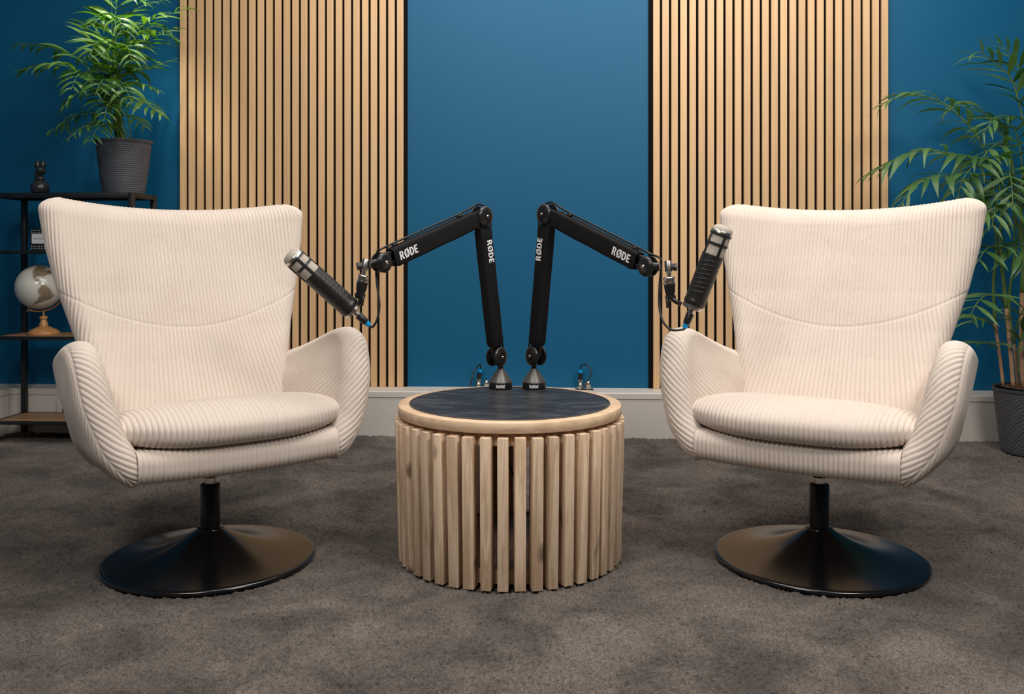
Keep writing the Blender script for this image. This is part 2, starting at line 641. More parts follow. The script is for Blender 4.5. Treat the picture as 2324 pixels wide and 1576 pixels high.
def text_mesh(name, s, size, depth=0.0004, bold=0.0):
    """bold logo lettering from outlines, centred, lying in the XY plane"""
    gap = 0.07
    total = sum(GLYPHS[c][0] for c in s) + gap * (len(s) - 1)
    bm_out = bmesh.new()
    x = -total / 2
    for ch in s:
        w, shapes = GLYPHS[ch]
        for si, shape in enumerate(shapes):
            cu = bpy.data.curves.new(name, 'CURVE')
            cu.dimensions = '2D'
            cu.fill_mode = 'BOTH'
            cu.extrude = depth
            for loop in shape:
                sp = cu.splines.new('POLY')
                sp.points.add(len(loop) - 1)
                for p, (a, b) in zip(sp.points, loop):
                    p.co = ((x + a) * size, (b - 0.5) * size, 0.0002 * si, 1)
                sp.use_cyclic_u = True
            o = bpy.data.objects.new(name, cu)
            COL.objects.link(o)
            bpy.context.view_layer.update()
            me = bpy.data.meshes.new_from_object(o.evaluated_get(bpy.context.evaluated_depsgraph_get()))
            bm_out.from_mesh(me)
            bpy.data.objects.remove(o)
        x += w + gap
    me = bpy.data.meshes.new(name)
    bm_out.to_mesh(me)
    bm_out.free()
    me.materials.clear()
    return me


# ------------------------------------------------------------------ room shell
YW = 4.160            # wall behind
XL, XR = -2.60, 3.10  # side walls
YF = -1.80            # wall behind the camera
SKD = 0.14            # trunking depth
SKH = 0.193


def wall(name, lo, hi, mat):
    return struct(box_obj(name, lo, hi, mat))


wall('floor', (XL, YF, -0.10), (XR, YW, -0.013), 'carpet')
wall('ceiling', (XL, YF, CEIL), (XR, YW, CEIL + 0.1), 'ceiling_paint')
wall('wall_back', (XL - 0.1, YW, 0), (XR + 0.1, YW + 0.1, CEIL), 'blue_paint')
wall('wall_left', (XL - 0.1, YF, 0), (XL, YW, CEIL), 'blue_paint')
wall('wall_right', (XR, YF, 0), (XR + 0.1, YW, CEIL), 'blue_paint')
wall('wall_front', (XL - 0.1, YF - 0.1, 0), (XR + 0.1, YF, CEIL), 'studio_dark')


def trunking(name, length, loc, rz):
    # box trunking with a lip along the top front edge
    prof = [(0, -0.0125), (SKD, -0.0125), (SKD, SKH - 0.030), (SKD + 0.004, SKH - 0.026), (SKD + 0.004, SKH - 0.004), (SKD, SKH), (0, SKH)]
    bm = bmesh.new()
    A = [bm.verts.new((0, -d, z)) for d, z in prof]
    B = [bm.verts.new((length, -d, z)) for d, z in prof]
    n = len(prof)
    for k in range(n):
        bm.faces.new((A[k], A[(k + 1) % n], B[(k + 1) % n], B[k]))
    bm.faces.new(A)
    bm.faces.new(B)
    bmesh.ops.recalc_face_normals(bm, faces=bm.faces)
    o = link(name, bm_mesh(name, bm, False), 'white_paint')
    o.location = loc
    o.rotation_euler = (0, 0, rz)
    return struct(o)


trunking('baseboard_back', XR - XL, (XL, YW, 0), 0)
trunking('baseboard_left', YW - SKD - YF - 0.006, (XL, YF, 0), math.pi / 2)


# carpet pile: a dense field of tufts as real relief on the floor
def blur(a, k):
    for ax in (0, 1):
        b = np.zeros_like(a)
        for q in range(-k, k + 1):
            b += np.roll(a, q, ax)
        a = b / (2 * k + 1)
    return a


def carpet_pile():
    step = 0.0045
    x0, x1, y0, y1 = -2.44, 2.55, 1.20, YW - SKD - 0.004
    nx, ny = int((x1 - x0) / step), int((y1 - y0) / step)
    xs_, ys_ = np.linspace(x0, x1, nx), np.linspace(y0, y1, ny)
    X, Y = np.meshgrid(xs_, ys_, indexing='ij')
    w = rng.random((nx, ny)).astype(np.float32)
    c = blur(rng.random((nx, ny)).astype(np.float32), 1)
    g = blur(blur(rng.random((nx, ny)).astype(np.float32), 4), 3)
    c = (c - c.mean()) / c.std()
    g = (g - g.mean()) / g.std()
    Z = -0.0060 + 0.0085 * (w - 0.5) + 0.0013 * c + 0.0006 * g
    X = X + (rng.random((nx, ny)) - 0.5) * step * 0.8
    Y = Y + (rng.random((nx, ny)) - 0.5) * step * 0.8
    V = np.stack([X, Y, np.clip(Z, -0.0125, -0.0004)], -1)
    o = link('carpet_pile', mesh_np('carpet_pile', V, grid_faces(nx, ny)), 'carpet')
    o['kind'] = 'stuff'
    return tag(o, 'dark taupe cut pile carpet covering the studio floor', 'carpet')


carpet_pile()

# ------------------------------------------------------------------ slat wall panels
PITCH = 0.0400


def wall_x(px, y):
    """world x where the column px meets the plane y = const"""
    t = math.tan(math.atan((px - HX) / F) - PSI)
    return y * t


def slat_panel(label, first_px, last_px, felt_lo_px, felt_hi_px):
    y_face = YW - 0.024
    x0, x1 = wall_x(first_px, y_face), wall_x(last_px, y_face)
    n = 26
    pitch = (x1 - x0) / (n - 1)
    w = pitch * 0.725
    zb, zt = SKH, SKH + 2.40
    flo = min(x0, wall_x(felt_lo_px, YW - 0.009))
    fhi = max(x0 + (n - 1) * pitch + w, wall_x(felt_hi_px, YW - 0.009))
    root = thing('slat_panel', label, 'wall panel', ((flo + fhi) / 2, YW, zb), 0, 'wooden slat panels on the blue wall')
    box_obj('felt_backing', (flo - root.location.x, -0.0092, 0.001), (fhi - root.location.x, -0.001, 2.40), 'felt_black', root)
    me = box_mesh('slat', (w, 0.015, 2.40), (0, 0, 0), None, 0.0012, 1)
    for i in range(n):
        o = link('slat', me, 'oak_veneer', root)
        o.location = (x0 + i * pitch + w / 2 - root.location.x, -0.0167, 1.2005)
    return root


slat_panel('tall oak slat panel on the blue wall behind the armchair beside the shelf', 408.0, 900.8, 408.0, 924.5)
slat_panel('tall oak slat panel on the blue wall beside the floor palm', 1482.7, 2001.0, 1472.0, 2001.0)

# ------------------------------------------------------------------ armchairs
RIB = 0.0106


def rib(phi, amp):
    """rounded cords with narrow valleys between"""
    return amp * (np.abs(np.sin(np.pi * phi)) ** 0.34 - 0.83)


def sstep(a, b, x):
    t = np.clip((x - a) / (b - a), 0, 1)
    return t * t * (3 - 2 * t)


def backrest_mesh():
    r = 0.047
    zb = 0.36
    zs = [0.36, 0.44, 0.52, 0.60, 0.70, 0.80, 0.90, 0.97]
    ws = [0.240, 0.257, 0.277, 0.300, 0.330, 0.354, 0.369, 0.373]
    ys = [0.080, 0.128, 0.178, 0.222, 0.266, 0.302, 0.332, 0.352]
    rc = 0.060
    # rows: body then rounded top edge
    nb, ncap = 170, 16
    v = np.concatenate([np.linspace(0, 1, nb), np.ones(ncap)])
    beta = np.concatenate([np.zeros(nb), np.linspace(0, math.pi / 2, ncap + 1)[1:]])
    # stadium loop
    L = 0.64
    per = 2 * L + 2 * math.pi * r
    fine_, coarse_ = RIB / 10.0, RIB / 2.5
    fe = L + math.pi * r * 0.75
    s = np.concatenate([np.arange(0, fe, fine_), np.arange(fe, per - math.pi * r * 0.75, coarse_), np.arange(per - math.pi * r * 0.75, per - fine_ * 0.3, fine_)])
    nl = len(s)
    xi = np.zeros(nl)
    cx = np.zeros(nl)
    cy = np.zeros(nl)
    arc = np.zeros(nl)
    for k, q in enumerate(s):
        if q < L:                      # front, left to right
            xi[k], cx[k], cy[k] = -1 + 2 * q / L, 0, -1
        elif q < L + math.pi * r:
            a = (q - L) / r
            xi[k], cx[k], cy[k] = 1, math.sin(a), -math.cos(a)
        elif q < 2 * L + math.pi * r:
            xi[k], cx[k], cy[k] = 1 - 2 * (q - L - math.pi * r) / L, 0, 1
        else:
            a = (q - 2 * L - math.pi * r) / r
            xi[k], cx[k], cy[k] = -1, -math.sin(a), math.cos(a)
    V = np.zeros((len(v), nl, 3))
    PH = np.zeros((len(v), nl))
    ZT = 0.938
    for i in range(len(v)):
        rr = r * math.cos(beta[i])
        zn = zb + (ZT - r - zb) * v[i] + r * math.sin(beta[i])
        w = np.interp(zn, zs, ws)
        over = max(0.0, (zn - (ZT + 0.012 - rc)) / rc)
        w -= rc * (1 - math.sqrt(max(0.0, 1 - min(over, 1) ** 2))) * 0.85
        x = xi * (w - r) + cx * rr
        xr = np.abs(x) / 0.38
        top = ZT - 0.004 + 0.036 * np.clip(xr, 0, 1) ** 2.0
        z = zb + (top - r - zb) * v[i] + r * math.sin(beta[i])
        f = (z - zb) / (ZT - zb)
        wing = 0.018 + 0.052 * np.clip(f, 0, 1)
        xn = np.abs(xi) * (w - r) + r * np.maximum(0, np.sign(xi) * cx)
        y = np.interp(z, zs, ys) - wing * (xn / 0.36) ** 2.4 + cy * rr
        # padding bulge on the front
        front = (cy < 0)
        y = y - np.where(front, 0.016 * np.sin(np.pi * np.clip(f, 0, 1)) * (1 - (xn / 0.36) ** 2), 0)
        V[i, :, 0], V[i, :, 1], V[i, :, 2] = x, y, z
        seam = 0.602 + 0.098 * np.clip(np.abs(x) / 0.32, 0, 1.2) ** 1.9
        up = sstep(-0.002, 0.002, z - seam)
        arcx = xi * (w - r) + np.where(np.abs(xi) >= 1, np.sign(xi) * r * np.arccos(np.clip(np.where(front, -cy, -cy), -1, 1)), 0)
        PH[i] = np.where(up > 0.5, arcx / RIB, arcx / RIB * (1 - 0.75 * np.clip(seam - z, 0, 0.3)))
    n = grid_normals(V, False, True)
    # make normals point outwards
    cen = V.mean(axis=1, keepdims=True)
    sgn = np.sign(((V - cen) * n).sum(-1).mean())
    n *= sgn
    seam = 0.602 + 0.098 * np.clip(np.abs(V[..., 0]) / 0.32, 0, 1.2) ** 1.9
    g = np.exp(-((V[..., 2] - seam) / 0.0026) ** 2) * (n[..., 1] < 0)
    side = np.exp(-((np.abs(V[..., 0]) - 0) / 1) ** 2)
    d = rib(PH, 0.0054) * (1 - 0.6 * g) - 0.0022 * g
    d *= 1 - sstep(0.25, 1.0, np.sin(beta))[:, None] * np.maximum(0.35, sstep(0.90, 0.99, np.abs(xi)))[None, :]
    n[-1] = (0, 0, 1)                       # front and back meet in one ridge
    d[-1] -= d[-1].mean() * 0.3
    V[-1, :, 1] = np.interp(V[-1, :, 2], zs, ys) - 0.070 * (np.abs(V[-1, :, 0]) / 0.36) ** 2.4
    V = V + n * d[..., None]
    Fq = grid_faces(len(v), nl, False, True)
    return mesh_np('backrest', V, Fq)


def arm_mesh():
    nt_ = 440
    rim = cat_rom([(0.27, 0.475), (0.20, 0.505), (0.10, 0.538), (0.0, 0.574), (-0.085, 0.599), (-0.140, 0.600), (-0.182, 0.575),
                   (-0.214, 0.515), (-0.236, 0.440), (-0.252, 0.370), (-0.260, 0.330), (-0.257, 0.304), (-0.235, 0.287), (-0.15, 0.281)], nt_)
    spine = cat_rom([(0.28, 0.33), (0.20, 0.325), (0.12, 0.32), (0.05, 0.318), (0.0, 0.318), (-0.05, 0.318), (-0.10, 0.318), (-0.12, 0.318)], nt_)
    dl = np.r_[0, np.cumsum(np.linalg.norm(np.diff(rim, axis=0), axis=1))]
    fL = dl / dl[-1]
    T = np.interp(fL, [0, 0.25, 0.45, 0.62, 0.80, 0.90, 1.0], [0.046, 0.042, 0.034, 0.040, 0.037, 0.028, 0.022])[:, None]
    na, nq = 150, 34
    q = np.linspace(0, 1, nq)[None, :]
    st = np.linspace(0, 1, na - nq + 1)[None, 1:] * 0.27
    dd = np.concatenate([T * (1 - np.cos(q * math.pi / 2)), T + st], 1)
    aa = np.concatenate([T * q * math.pi / 2, T * math.pi / 2 + st], 1)
    hh = np.concatenate([T * np.sin(q * math.pi / 2), T + st * 0], 1)
    D = np.concatenate([dd[:, ::-1], dd[:, 1:]], 1)
    A = np.concatenate([aa[:, ::-1], aa[:, 1:]], 1)
    H = np.concatenate([-hh[:, ::-1], hh[:, 1:]], 1)       # negative: towards the seat
    ln = np.linalg.norm(spine - rim, axis=1)
    fr = np.clip(D / ln[:, None], 0, 1.0)
    Y = rim[:, None, 0] + (spine[:, None, 0] - rim[:, None, 0]) * fr
    Z = rim[:, None, 1] + (spine[:, None, 1] - rim[:, None, 1]) * fr
    zs = [0.25, 0.275, 0.30, 0.32, 0.37, 0.46, 0.58, 0.62]
    xs = [0.190, 0.222, 0.252, 0.272, 0.302, 0.326, 0.343, 0.349]
    zz = np.linspace(0.20, 0.66, 460)
    ker = np.ones(31) / 31
    xx = np.convolve(np.pad(np.interp(zz, zs, xs), 15, 'edge'), ker, 'valid')

    def xf(y, z):
        return np.interp(z, zz, xx) - 0.050 * sstep(-0.02, 0.26, y) - 0.012 * sstep(-0.17, -0.27, y) * sstep(0.5, 0.32, z)
    e = 1e-3
    nn = np.stack([np.ones_like(Y), -(xf(Y + e, Z) - xf(Y - e, Z)) / (2 * e), -(xf(Y, Z + e) - xf(Y, Z - e)) / (2 * e)], -1)
    nn /= np.linalg.norm(nn, axis=-1, keepdims=True)
    Cn = np.stack([xf(Y, Z), Y, Z], -1)
    # the padding inside grows thicker towards the seat
    depth_in = sstep(-0.03, 0.19, A) * sstep(0.62, 0.38, Z) * (H < 0) * (0.25 + 0.75 * sstep(-0.27, 0.05, Y))
    V = Cn + nn * (H - 0.040 * depth_in)[..., None]
    # cords: lambda-shaped chevrons either side of a seam along the front edge
    sgn = np.where(np.arange(2 * na - 1) < na, -1.0, 1.0)[None, :]
    a_s = A * sgn - 0.75 * T                       # signed distance across from the seam, which lies on the outer side
    Ls = dl[:, None]
    k_in = np.interp(dl, [0, 0.30, 0.48, 0.62, 0.80, dl[-1]], [0.0, 0.0, 0.7, 1.5, 2.2, 2.4])[:, None]
    k_out = np.interp(dl, [0, 0.30, 0.48, 0.62, dl[-1]], [0.0, 0.0, 1.4, 2.0, 2.0])[:, None]
    k = np.where(a_s < 0, k_in, k_out)
    ae = np.abs(a_s)
    ae = 0.11 * np.tanh(ae / 0.11)
    per = 0.0110 * np.sqrt(1 + np.minimum(k_in, 2.0) ** 2)
    base = np.r_[0, np.cumsum(0.5 * (1 / per[1:, 0] + 1 / per[:-1, 0]) * np.diff(dl))][:, None]
    phi = base - k * ae / per
    n = grid_normals(V)
    n *= np.sign((n * nn * np.sign(H)[..., None]).sum(-1).mean())
    seam = np.exp(-(a_s / 0.0035) ** 2) * sstep(0.40, 0.5, Ls)
    d = rib(phi, 0.0042) * (1 - 0.5 * seam) - 0.002 * seam
    V = V + n * d[..., None]
    return V, grid_faces(V.shape[0], V.shape[1])


def cushion_mesh():
    nx = 480
    nl = 110
    hw = 0.305
    tt = np.linspace(-1, 1, nx)
    # a little denser near the ends
    u = np.sign(tt) * (1 - (1 - np.abs(tt)) ** 1.15)
    al = np.linspace(0, 2 * math.pi, nl, endpoint=False)
    V = np.zeros((nx, nl, 3))
    for i, uu in enumerate(u):
        a = abs(uu)
        ztop = 0.396 + 0.044 * max(0.0, 1 - a ** 4.0) ** 0.5
        zbot = 0.396 - 0.066 * max(0.0, 1 - a ** 3.2) ** 0.55
        yf = -0.288 + 0.105 * a ** 3.2
        ybk = 0.20 - 0.07 * a ** 4
        zc = (ztop + zbot) / 2
        hz = (ztop - zbot) / 2 + 0.0005
        hy = (ybk - yf) / 2
        yc = (ybk + yf) / 2
        ca, sa = np.cos(al), np.sin(al)
        ex, ez = 0.62, 0.78
        y = yc + hy * np.sign(ca) * np.abs(ca) ** ex
        z = zc + hz * np.sign(sa) * np.abs(sa) ** ez
        # crown of the top, slopes down towards the back
        z = z + 0.010 * (z > zc) * (1 - a ** 3) * sstep(-0.30, -0.18, y) - 0.075 * sstep(-0.20, 0.24, y)
        V[i, :, 0] = uu * hw
        V[i, :, 1] = y
        V[i, :, 2] = z
    n = grid_normals(V, False, True)
    cen = V.mean(axis=1, keepdims=True)
    n *= np.sign(((V - cen) * n).sum(-1).mean())
    ph = V[..., 0] / 0.0119
    # welt seam low on the front
    seam = np.exp(-((al - (2 * math.pi - 2.45)) / 0.10) ** 2)[None, :] + np.zeros((nx, 1))
    d = rib(ph, 0.0050) * (1 - 0.2 * seam) - 0.004 * seam
    d *= np.clip((1 - np.abs(u)) / 0.02, 0.2, 1)[:, None]
    V = V + n * d[..., None]
    return mesh_np('seat_cushion', V, grid_faces(nx, nl, False, True))


def seat_base_mesh():
    nx, hw = 316, 0.246
    # rounded section in y-z
    y0, y1, z0, z1, r = -0.266, 0.235, 0.273, 0.350, 0.032
    pts = []
    for cy, cz, a0 in ((y1 - r, z1 - r, 0), (y0 + r, z1 - r, 90), (y0 + r, z0 + r, 180), (y1 - r, z0 + r, 270)):
        for k in range(9):
            a = math.radians(a0 + k * 90 / 8)
            pts.append((cy + r * math.cos(a), cz + r * math.sin(a)))
    base = []
    for k in range(len(pts)):
        a, b = np.array(pts[k]), np.array(pts[(k + 1) % len(pts)])
        m = max(1, int(np.linalg.norm(b - a) / 0.012))
        for j in range(m):
            base.append(a + (b - a) * j / m)
    base = np.array(base)
    X = np.linspace(-hw, hw, nx)
    V = np.zeros((nx, len(base), 3))
    V[..., 0] = X[:, None]
    bow = 0.004 * (X / hw) ** 4
    V[..., 1] = base[None, :, 0] + bow[:, None] * (base[None, :, 0] < 0)
    V[..., 2] = base[None, :, 1] + 0.006 * ((X / hw) ** 2)[:, None]
    n = grid_normals(V, False, True)
    cen = V.mean(axis=1, keepdims=True)
    n *= np.sign(((V - cen) * n).sum(-1).mean())
    V = V + n * rib(V[..., 0] / 0.0116 + 0.5, 0.0048)[..., None]
    return mesh_np('seat_base', V, grid_faces(nx, len(base), False, True))


ME_BACK, ME_CUSH, ME_BASE = backrest_mesh(), cushion_mesh(), seat_base_mesh()
_av, _af = arm_mesh()
ME_ARM_R = mesh_np('armrest', _av, _af)
ME_ARM_L = mesh_np('armrest', _av * np.array([-1, 1, 1]), _af[:, ::-1])
ME_DISC = lathe_mesh('base_plate', [(0.0, 0.0), (0.0, 0.270), (0.004, 0.2715), (0.008, 0.270)] +
                     [(0.010 + 0.071 * (((0.27 - q) / 0.238) ** 2.6 * 0.72 + 0.28 * ((0.27 - q) / 0.238)), q) for q in np.linspace(0.266, 0.032, 40)] +
                     [(0.081, 0.0)], seg=128, sharp=50)


def armchair(label, X, Z, rz_deg):
    t = thing('swivel_armchair', label, 'armchair', C(X, Z, 0), math.radians(rz_deg) + PSI, 'pair of cream corduroy armchairs')
    link('backrest', ME_BACK, 'corduroy', t)
    link('armrest', ME_ARM_L, 'corduroy', t)
    link('armrest', ME_ARM_R, 'corduroy', t)
    link('seat_base', ME_BASE, 'corduroy', t)
    link('seat_cushion', ME_CUSH, 'corduroy', t)
    link('base_plate', ME_DISC, 'black_lacquer', t)
    lathe('base_collar', [(0.074, 0.0), (0.074, 0.0325), (0.078, 0.0345), (0.082, 0.0345), (0.085, 0.031), (0.085, 0.0)], 'black_lacquer', parent=t, sharp=60)
    lathe('pole', [(0.083, 0.0), (0.083, 0.0255), (0.196, 0.0255), (0.199, 0.0235), (0.199, 0.0)], 'black_tube', parent=t, sharp=60)
    lathe('gas_piston', [(0.197, 0.0), (0.197, 0.0150), (0.2165, 0.0150), (0.2165, 0.0)], 'chrome', parent=t)
    lathe('swivel_bushing', [(0.2155, 0.0), (0.2155, 0.0165), (0.226, 0.0165), (0.227, 0.0155), (0.275, 0.0155), (0.275, 0.0)], 'black_plastic', parent=t)
    return t


armchair('cream corduroy swivel armchair in front of the black shelf with the globe', -0.797, 2.42, 36)
armchair('cream corduroy swivel armchair in front of the tall floor palm', 0.812, 2.42, -33)

# ------------------------------------------------------------------ round table
TX, TZ = -0.006, 2.478
RT = 0.300
tb = thing('round_slatted_table', 'low round coffee table of pale wooden slats with a dark slate top', 'coffee table', C(TX, TZ, 0), PSI)
lathe('slate_inlay', [(0.385, 0.0), (0.385, 0.2685), (0.4045, 0.2685), (0.4055, 0.2675), (0.4055, 0.0)], 'slate', parent=tb, seg=128)
lathe('slate_trim', [(0.400, 0.2683), (0.4062, 0.2683), (0.4062, 0.2700), (0.400, 0.2700), (0.400, 0.2683)], 'dark_anodised', parent=tb, seg=128)
lathe('top_rim', [(0.377, 0.255), (0.377, 0.2985), (0.3785, 0.300), (0.4020, 0.300), (0.4035, 0.2985), (0.4035, 0.2702), (0.377, 0.2702), (0.377, 0.255)],
      'mango_ring', parent=tb, seg=128, sharp=60)
lathe('upper_hoop', [(0.343, 0.250), (0.343, 0.2735), (0.3768, 0.2735), (0.3768, 0.250), (0.343, 0.250)], 'mango_ring', parent=tb, seg=96)
lathe('lower_hoop', [(0.006, 0.240), (0.006, 0.263), (0.040, 0.263), (0.040, 0.240), (0.006, 0.240)], 'mango_ring', parent=tb, seg=96)
lathe('bottom_board', [(0.020, 0.0), (0.020, 0.2399), (0.033, 0.2399), (0.033, 0.0)], 'brown_board', parent=tb, seg=96)
ME_SLAT = []
for k in range(4):
    w, dp, h = 0.0252 + 0.0006 * k, 0.035, 0.367
    ME_SLAT.append(box_mesh('slat', (w, dp, h), (0, 0, h / 2), None, 0.0013, 2))
NS = 45
for k in range(NS):
    a = 2 * math.pi * (k + 0.35) / NS + random.uniform(-0.006, 0.006)
    o = link('slat', ME_SLAT[k % 4], 'mango_wood', tb)
    rad = 0.2825
    o.location = (rad * math.cos(a), rad * math.sin(a), random.uniform(0, 0.002))
    # the slats lean in very slightly towards the floor
    o.rotation_euler = (-0.024 + random.uniform(-0.004, 0.004), random.uniform(-0.003, 0.003), a - math.pi / 2 + random.uniform(-0.03, 0.03))
tube('cable', [C(TX + 0.014, TZ + 0.16, 0.384) - tb.location, C(TX + 0.020, TZ + 0.15, 0.33) - tb.location, C(TX + 0.006, TZ + 0.15, 0.29) - tb.location,
     C(TX - 0.002, TZ + 0.16, 0.20) - tb.location, C(TX + 0.03, TZ + 0.17, 0.12) - tb.location, C(TX + 0.02, TZ + 0.19, 0.037) - tb.location],
     0.0028, 'cable_rubber', tb, 8, 40).rotation_euler = (0, 0, -PSI)

# ------------------------------------------------------------------ microphone boom arms


def to_local(root, p):
    return Vector(p) - root.location


def boom_arm(label, side, base_px, J0, E, H, joint_col=None):
    """side -1: reaches to the left; J0, E, H world points of base joint, elbow and head joint"""
    bX = (base_px - HX) / F * 2.712
    B = C(bX, 2.712, 0.4056)
    t = thing('microphone_boom_arm', label, 'boom arm', B, 0, 'boom arms on the table')
    L = lambda p: to_local(t, p)
    d_h = (H - J0)
    d_h.z = 0
    d_h.normalize()
    n = Vector((-d_h.y, d_h.x, 0))
    if n.dot(-J0) < 0:
        n = -n
    z = Vector((0, 0, 1))
    # base
    lathe('base_ring', [(0, 0), (0, 0.0335), (0.002, 0.0345), (0.019, 0.0345), (0.0205, 0.0335), (0.0205, 0)], 'black_plastic', parent=t, seg=64)
    lathe('base_cone', [(0.0205, 0), (0.0205, 0.0335), (0.024, 0.0325), (0.058, 0.0098), (0.060, 0.0085), (0.060, 0)], 'dark_anodised', parent=t, seg=64)
    jl = L(J0)
    tube('stem', [Vector((0, 0, 0.058)), Vector((0, 0, 0.078)), Vector((jl.x * 0.5, jl.y * 0.5, 0.086)), Vector((jl.x, jl.y, jl.z - 0.012))], [0.0078, 0.0078, 0.0075, 0.0075], 'black_plastic', t, 16)
    # base print
    me = text_mesh('base_lettering', 'RØDE', 0.0088, 0.0002)
    o = link('base_lettering', me, 'print_white', t)
    toc = (Vector((0, 0, 0)) - B)
    toc.z = 0
    toc.normalize()
    for v in me.vertices:   # wrap round the ring
        ang = v.co.x / 0.0347
        rr = 0.0347 + v.co.z
        v.co = (toc * math.cos(ang) + toc.cross(z) * (-math.sin(ang))) * rr + Vector((0, 0, v.co.y + 0.0100))

    def seg(a, b, name, m0, m1, w0, w1, th):
        """padded sleeve between a and b with a bare metal rail at both ends"""
        ax = (b - a).normalized()
        bb = ax.cross(n).normalized()
        ln = (b - a).length
        R = Matrix((bb, n, ax)).transposed()
        # rails
        for q in (-1, 1):
            link('rail', box_mesh('rail', (0.011, 0.012, ln - 0.008), L((a + b) / 2) + bb * q * 0.0135, R, 0.001, 1), 'black_plastic', t)
        # sleeve: rounded section swept along the arm
        prof = []
        ns = 28
        stations = np.linspace(m0, ln - m1, 26)
        V = []
        for i, s_ in enumerate(stations):
            f = i / 25
            w = w0 + (w1 - w0) * f
            pinch = 1.0 - 0.05 * math.sin(f * math.pi * 5) * 0.3
            e = 1.0
            if i in (0, 25):
                e = 0.86
            if i in (1, 24):
                e = 1.02
            if i in (2, 23):
                e = 0.985
            for k in range(ns):
                al = 2 * math.pi * k / ns
                c, s2 = math.cos(al), math.sin(al)
                x = math.copysign(abs(c) ** 0.33, c) * w / 2 * e * pinch
                y = math.copysign(abs(s2) ** 0.33, s2) * th / 2 * e
                V.append(L(a) + bb * x + n * y + ax * s_)
        me = mesh_np('sleeve', V, grid_faces(26, ns, False, True))
        link(name, me, 'neoprene', t)
        return ax, bb, R

    ax1, b1, R1 = seg(J0, E, 'lower_sleeve', 0.034, 0.032, 0.048, 0.050, 0.033)
    ax2, b2, R2 = seg(E, H, 'upper_sleeve', 0.030, 0.036, 0.050, 0.052, 0.033)

    def lettering(a, ax, pos, size, flip, off, shift=0.0):
        me = text_mesh('lettering', 'RØDE', size, 0.0003)
        xdir = ax * flip
        ydir = n.cross(xdir)
        R = Matrix((xdir, ydir, n)).transposed()
        for v in me.vertices:
            v.co = R @ v.co + L(a + ax * pos + n * off) + ydir * shift
        return link('lettering', me, 'print_white', t)
    if side < 0:
        lettering(J0, ax1, 0.314, 0.0215, -1, 0.0168, 0.004)
        lettering(E, ax2, (H - E).length - 0.086, 0.0222, -1, 0.0168, 0.000)
    else:
        lettering(J0, ax1, 0.316, 0.0215, 1, 0.0168, 0.006)
        lettering(E, ax2, (H - E).length - 0.086, 0.0222, 1, 0.0168, 0.000)
    # joint discs
    for name, p, rad, half in (('lower_joint', J0, 0.0295, 0.021), ('elbow_joint', E, 0.0310, 0.021), ('head_joint', H, 0.0265, 0.016)):
        hub = lathe(name, [(-half, 0), (-half, rad * 0.8), (-half + 0.004, rad * 0.97), (-half + 0.006, rad), (-half + 0.008, rad * 0.97), (-half + 0.008, rad * 0.5),
                           (half - 0.008, rad * 0.5), (half - 0.008, rad * 0.97), (half - 0.006, rad), (half - 0.004, rad * 0.97), (half, rad * 0.8), (half + 0.002, rad * 0.45), (half + 0.0025, 0)],
                    'black_gloss', L(p), n, t, 48, 50)
        lathe('bolt', [(half, 0), (half, 0.0052), (half + 0.004, 0.0048), (half + 0.0055, 0.003), (half + 0.006, 0)], 'nickel', L(p), n, hub, 20)
    # cable clips on the upper edge
    for f in (0.22, 0.86):
        q = E + ax2 * ((H - E).length * f)
        upn = b2 if b2.z > 0 else -b2
        link('cable_clip', box_mesh('cable_clip', (0.008, 0.013, 0.014), L(q + upn * 0.0290), R2, 0.0015, 1), 'black_plastic', t)
    back1 = b1 if b1.dot(d_h) < 0 else -b1
    for f in (0.16, 0.83):
        q = J0 + ax1 * ((E - J0).length * f)
        link('cable_clip', box_mesh('cable_clip', (0.008, 0.012, 0.014), L(q + back1 * 0.0275), R1, 0.0015, 1), 'black_plastic', t)
    return t, n, d_h, ax1, ax2, b1, b2, back1


def signal_cable(label, pts, plug_end, plug_dir, r=0.0030):
    root = thing('microphone_cable', label, 'cable', pts[0], 0, 'microphone cables')
    tube('cord', [to_local(root, p) for p in pts], r, 'cable_rubber', root, 10, 160)
    # connector: blue collar, black shell, metal nose
    pl = to_local(root, plug_end)
    lathe('plug_collar', [(-0.003, 0), (-0.003, 0.0058), (0.010, 0.0080), (0.010, 0)], 'plug_blue', pl, plug_dir, root, 24)
    lathe('plug_shell', [(0.010, 0), (0.010, 0.0088), (0.016, 0.0096), (0.037, 0.0100), (0.038, 0.0092), (0.038, 0)], 'black_plastic', pl, plug_dir, root, 32, 50)
    lathe('plug_nose', [(0.038, 0), (0.038, 0.0090), (0.050, 0.0090), (0.050, 0)], 'nickel', pl, plug_dir, root, 32)
    return root


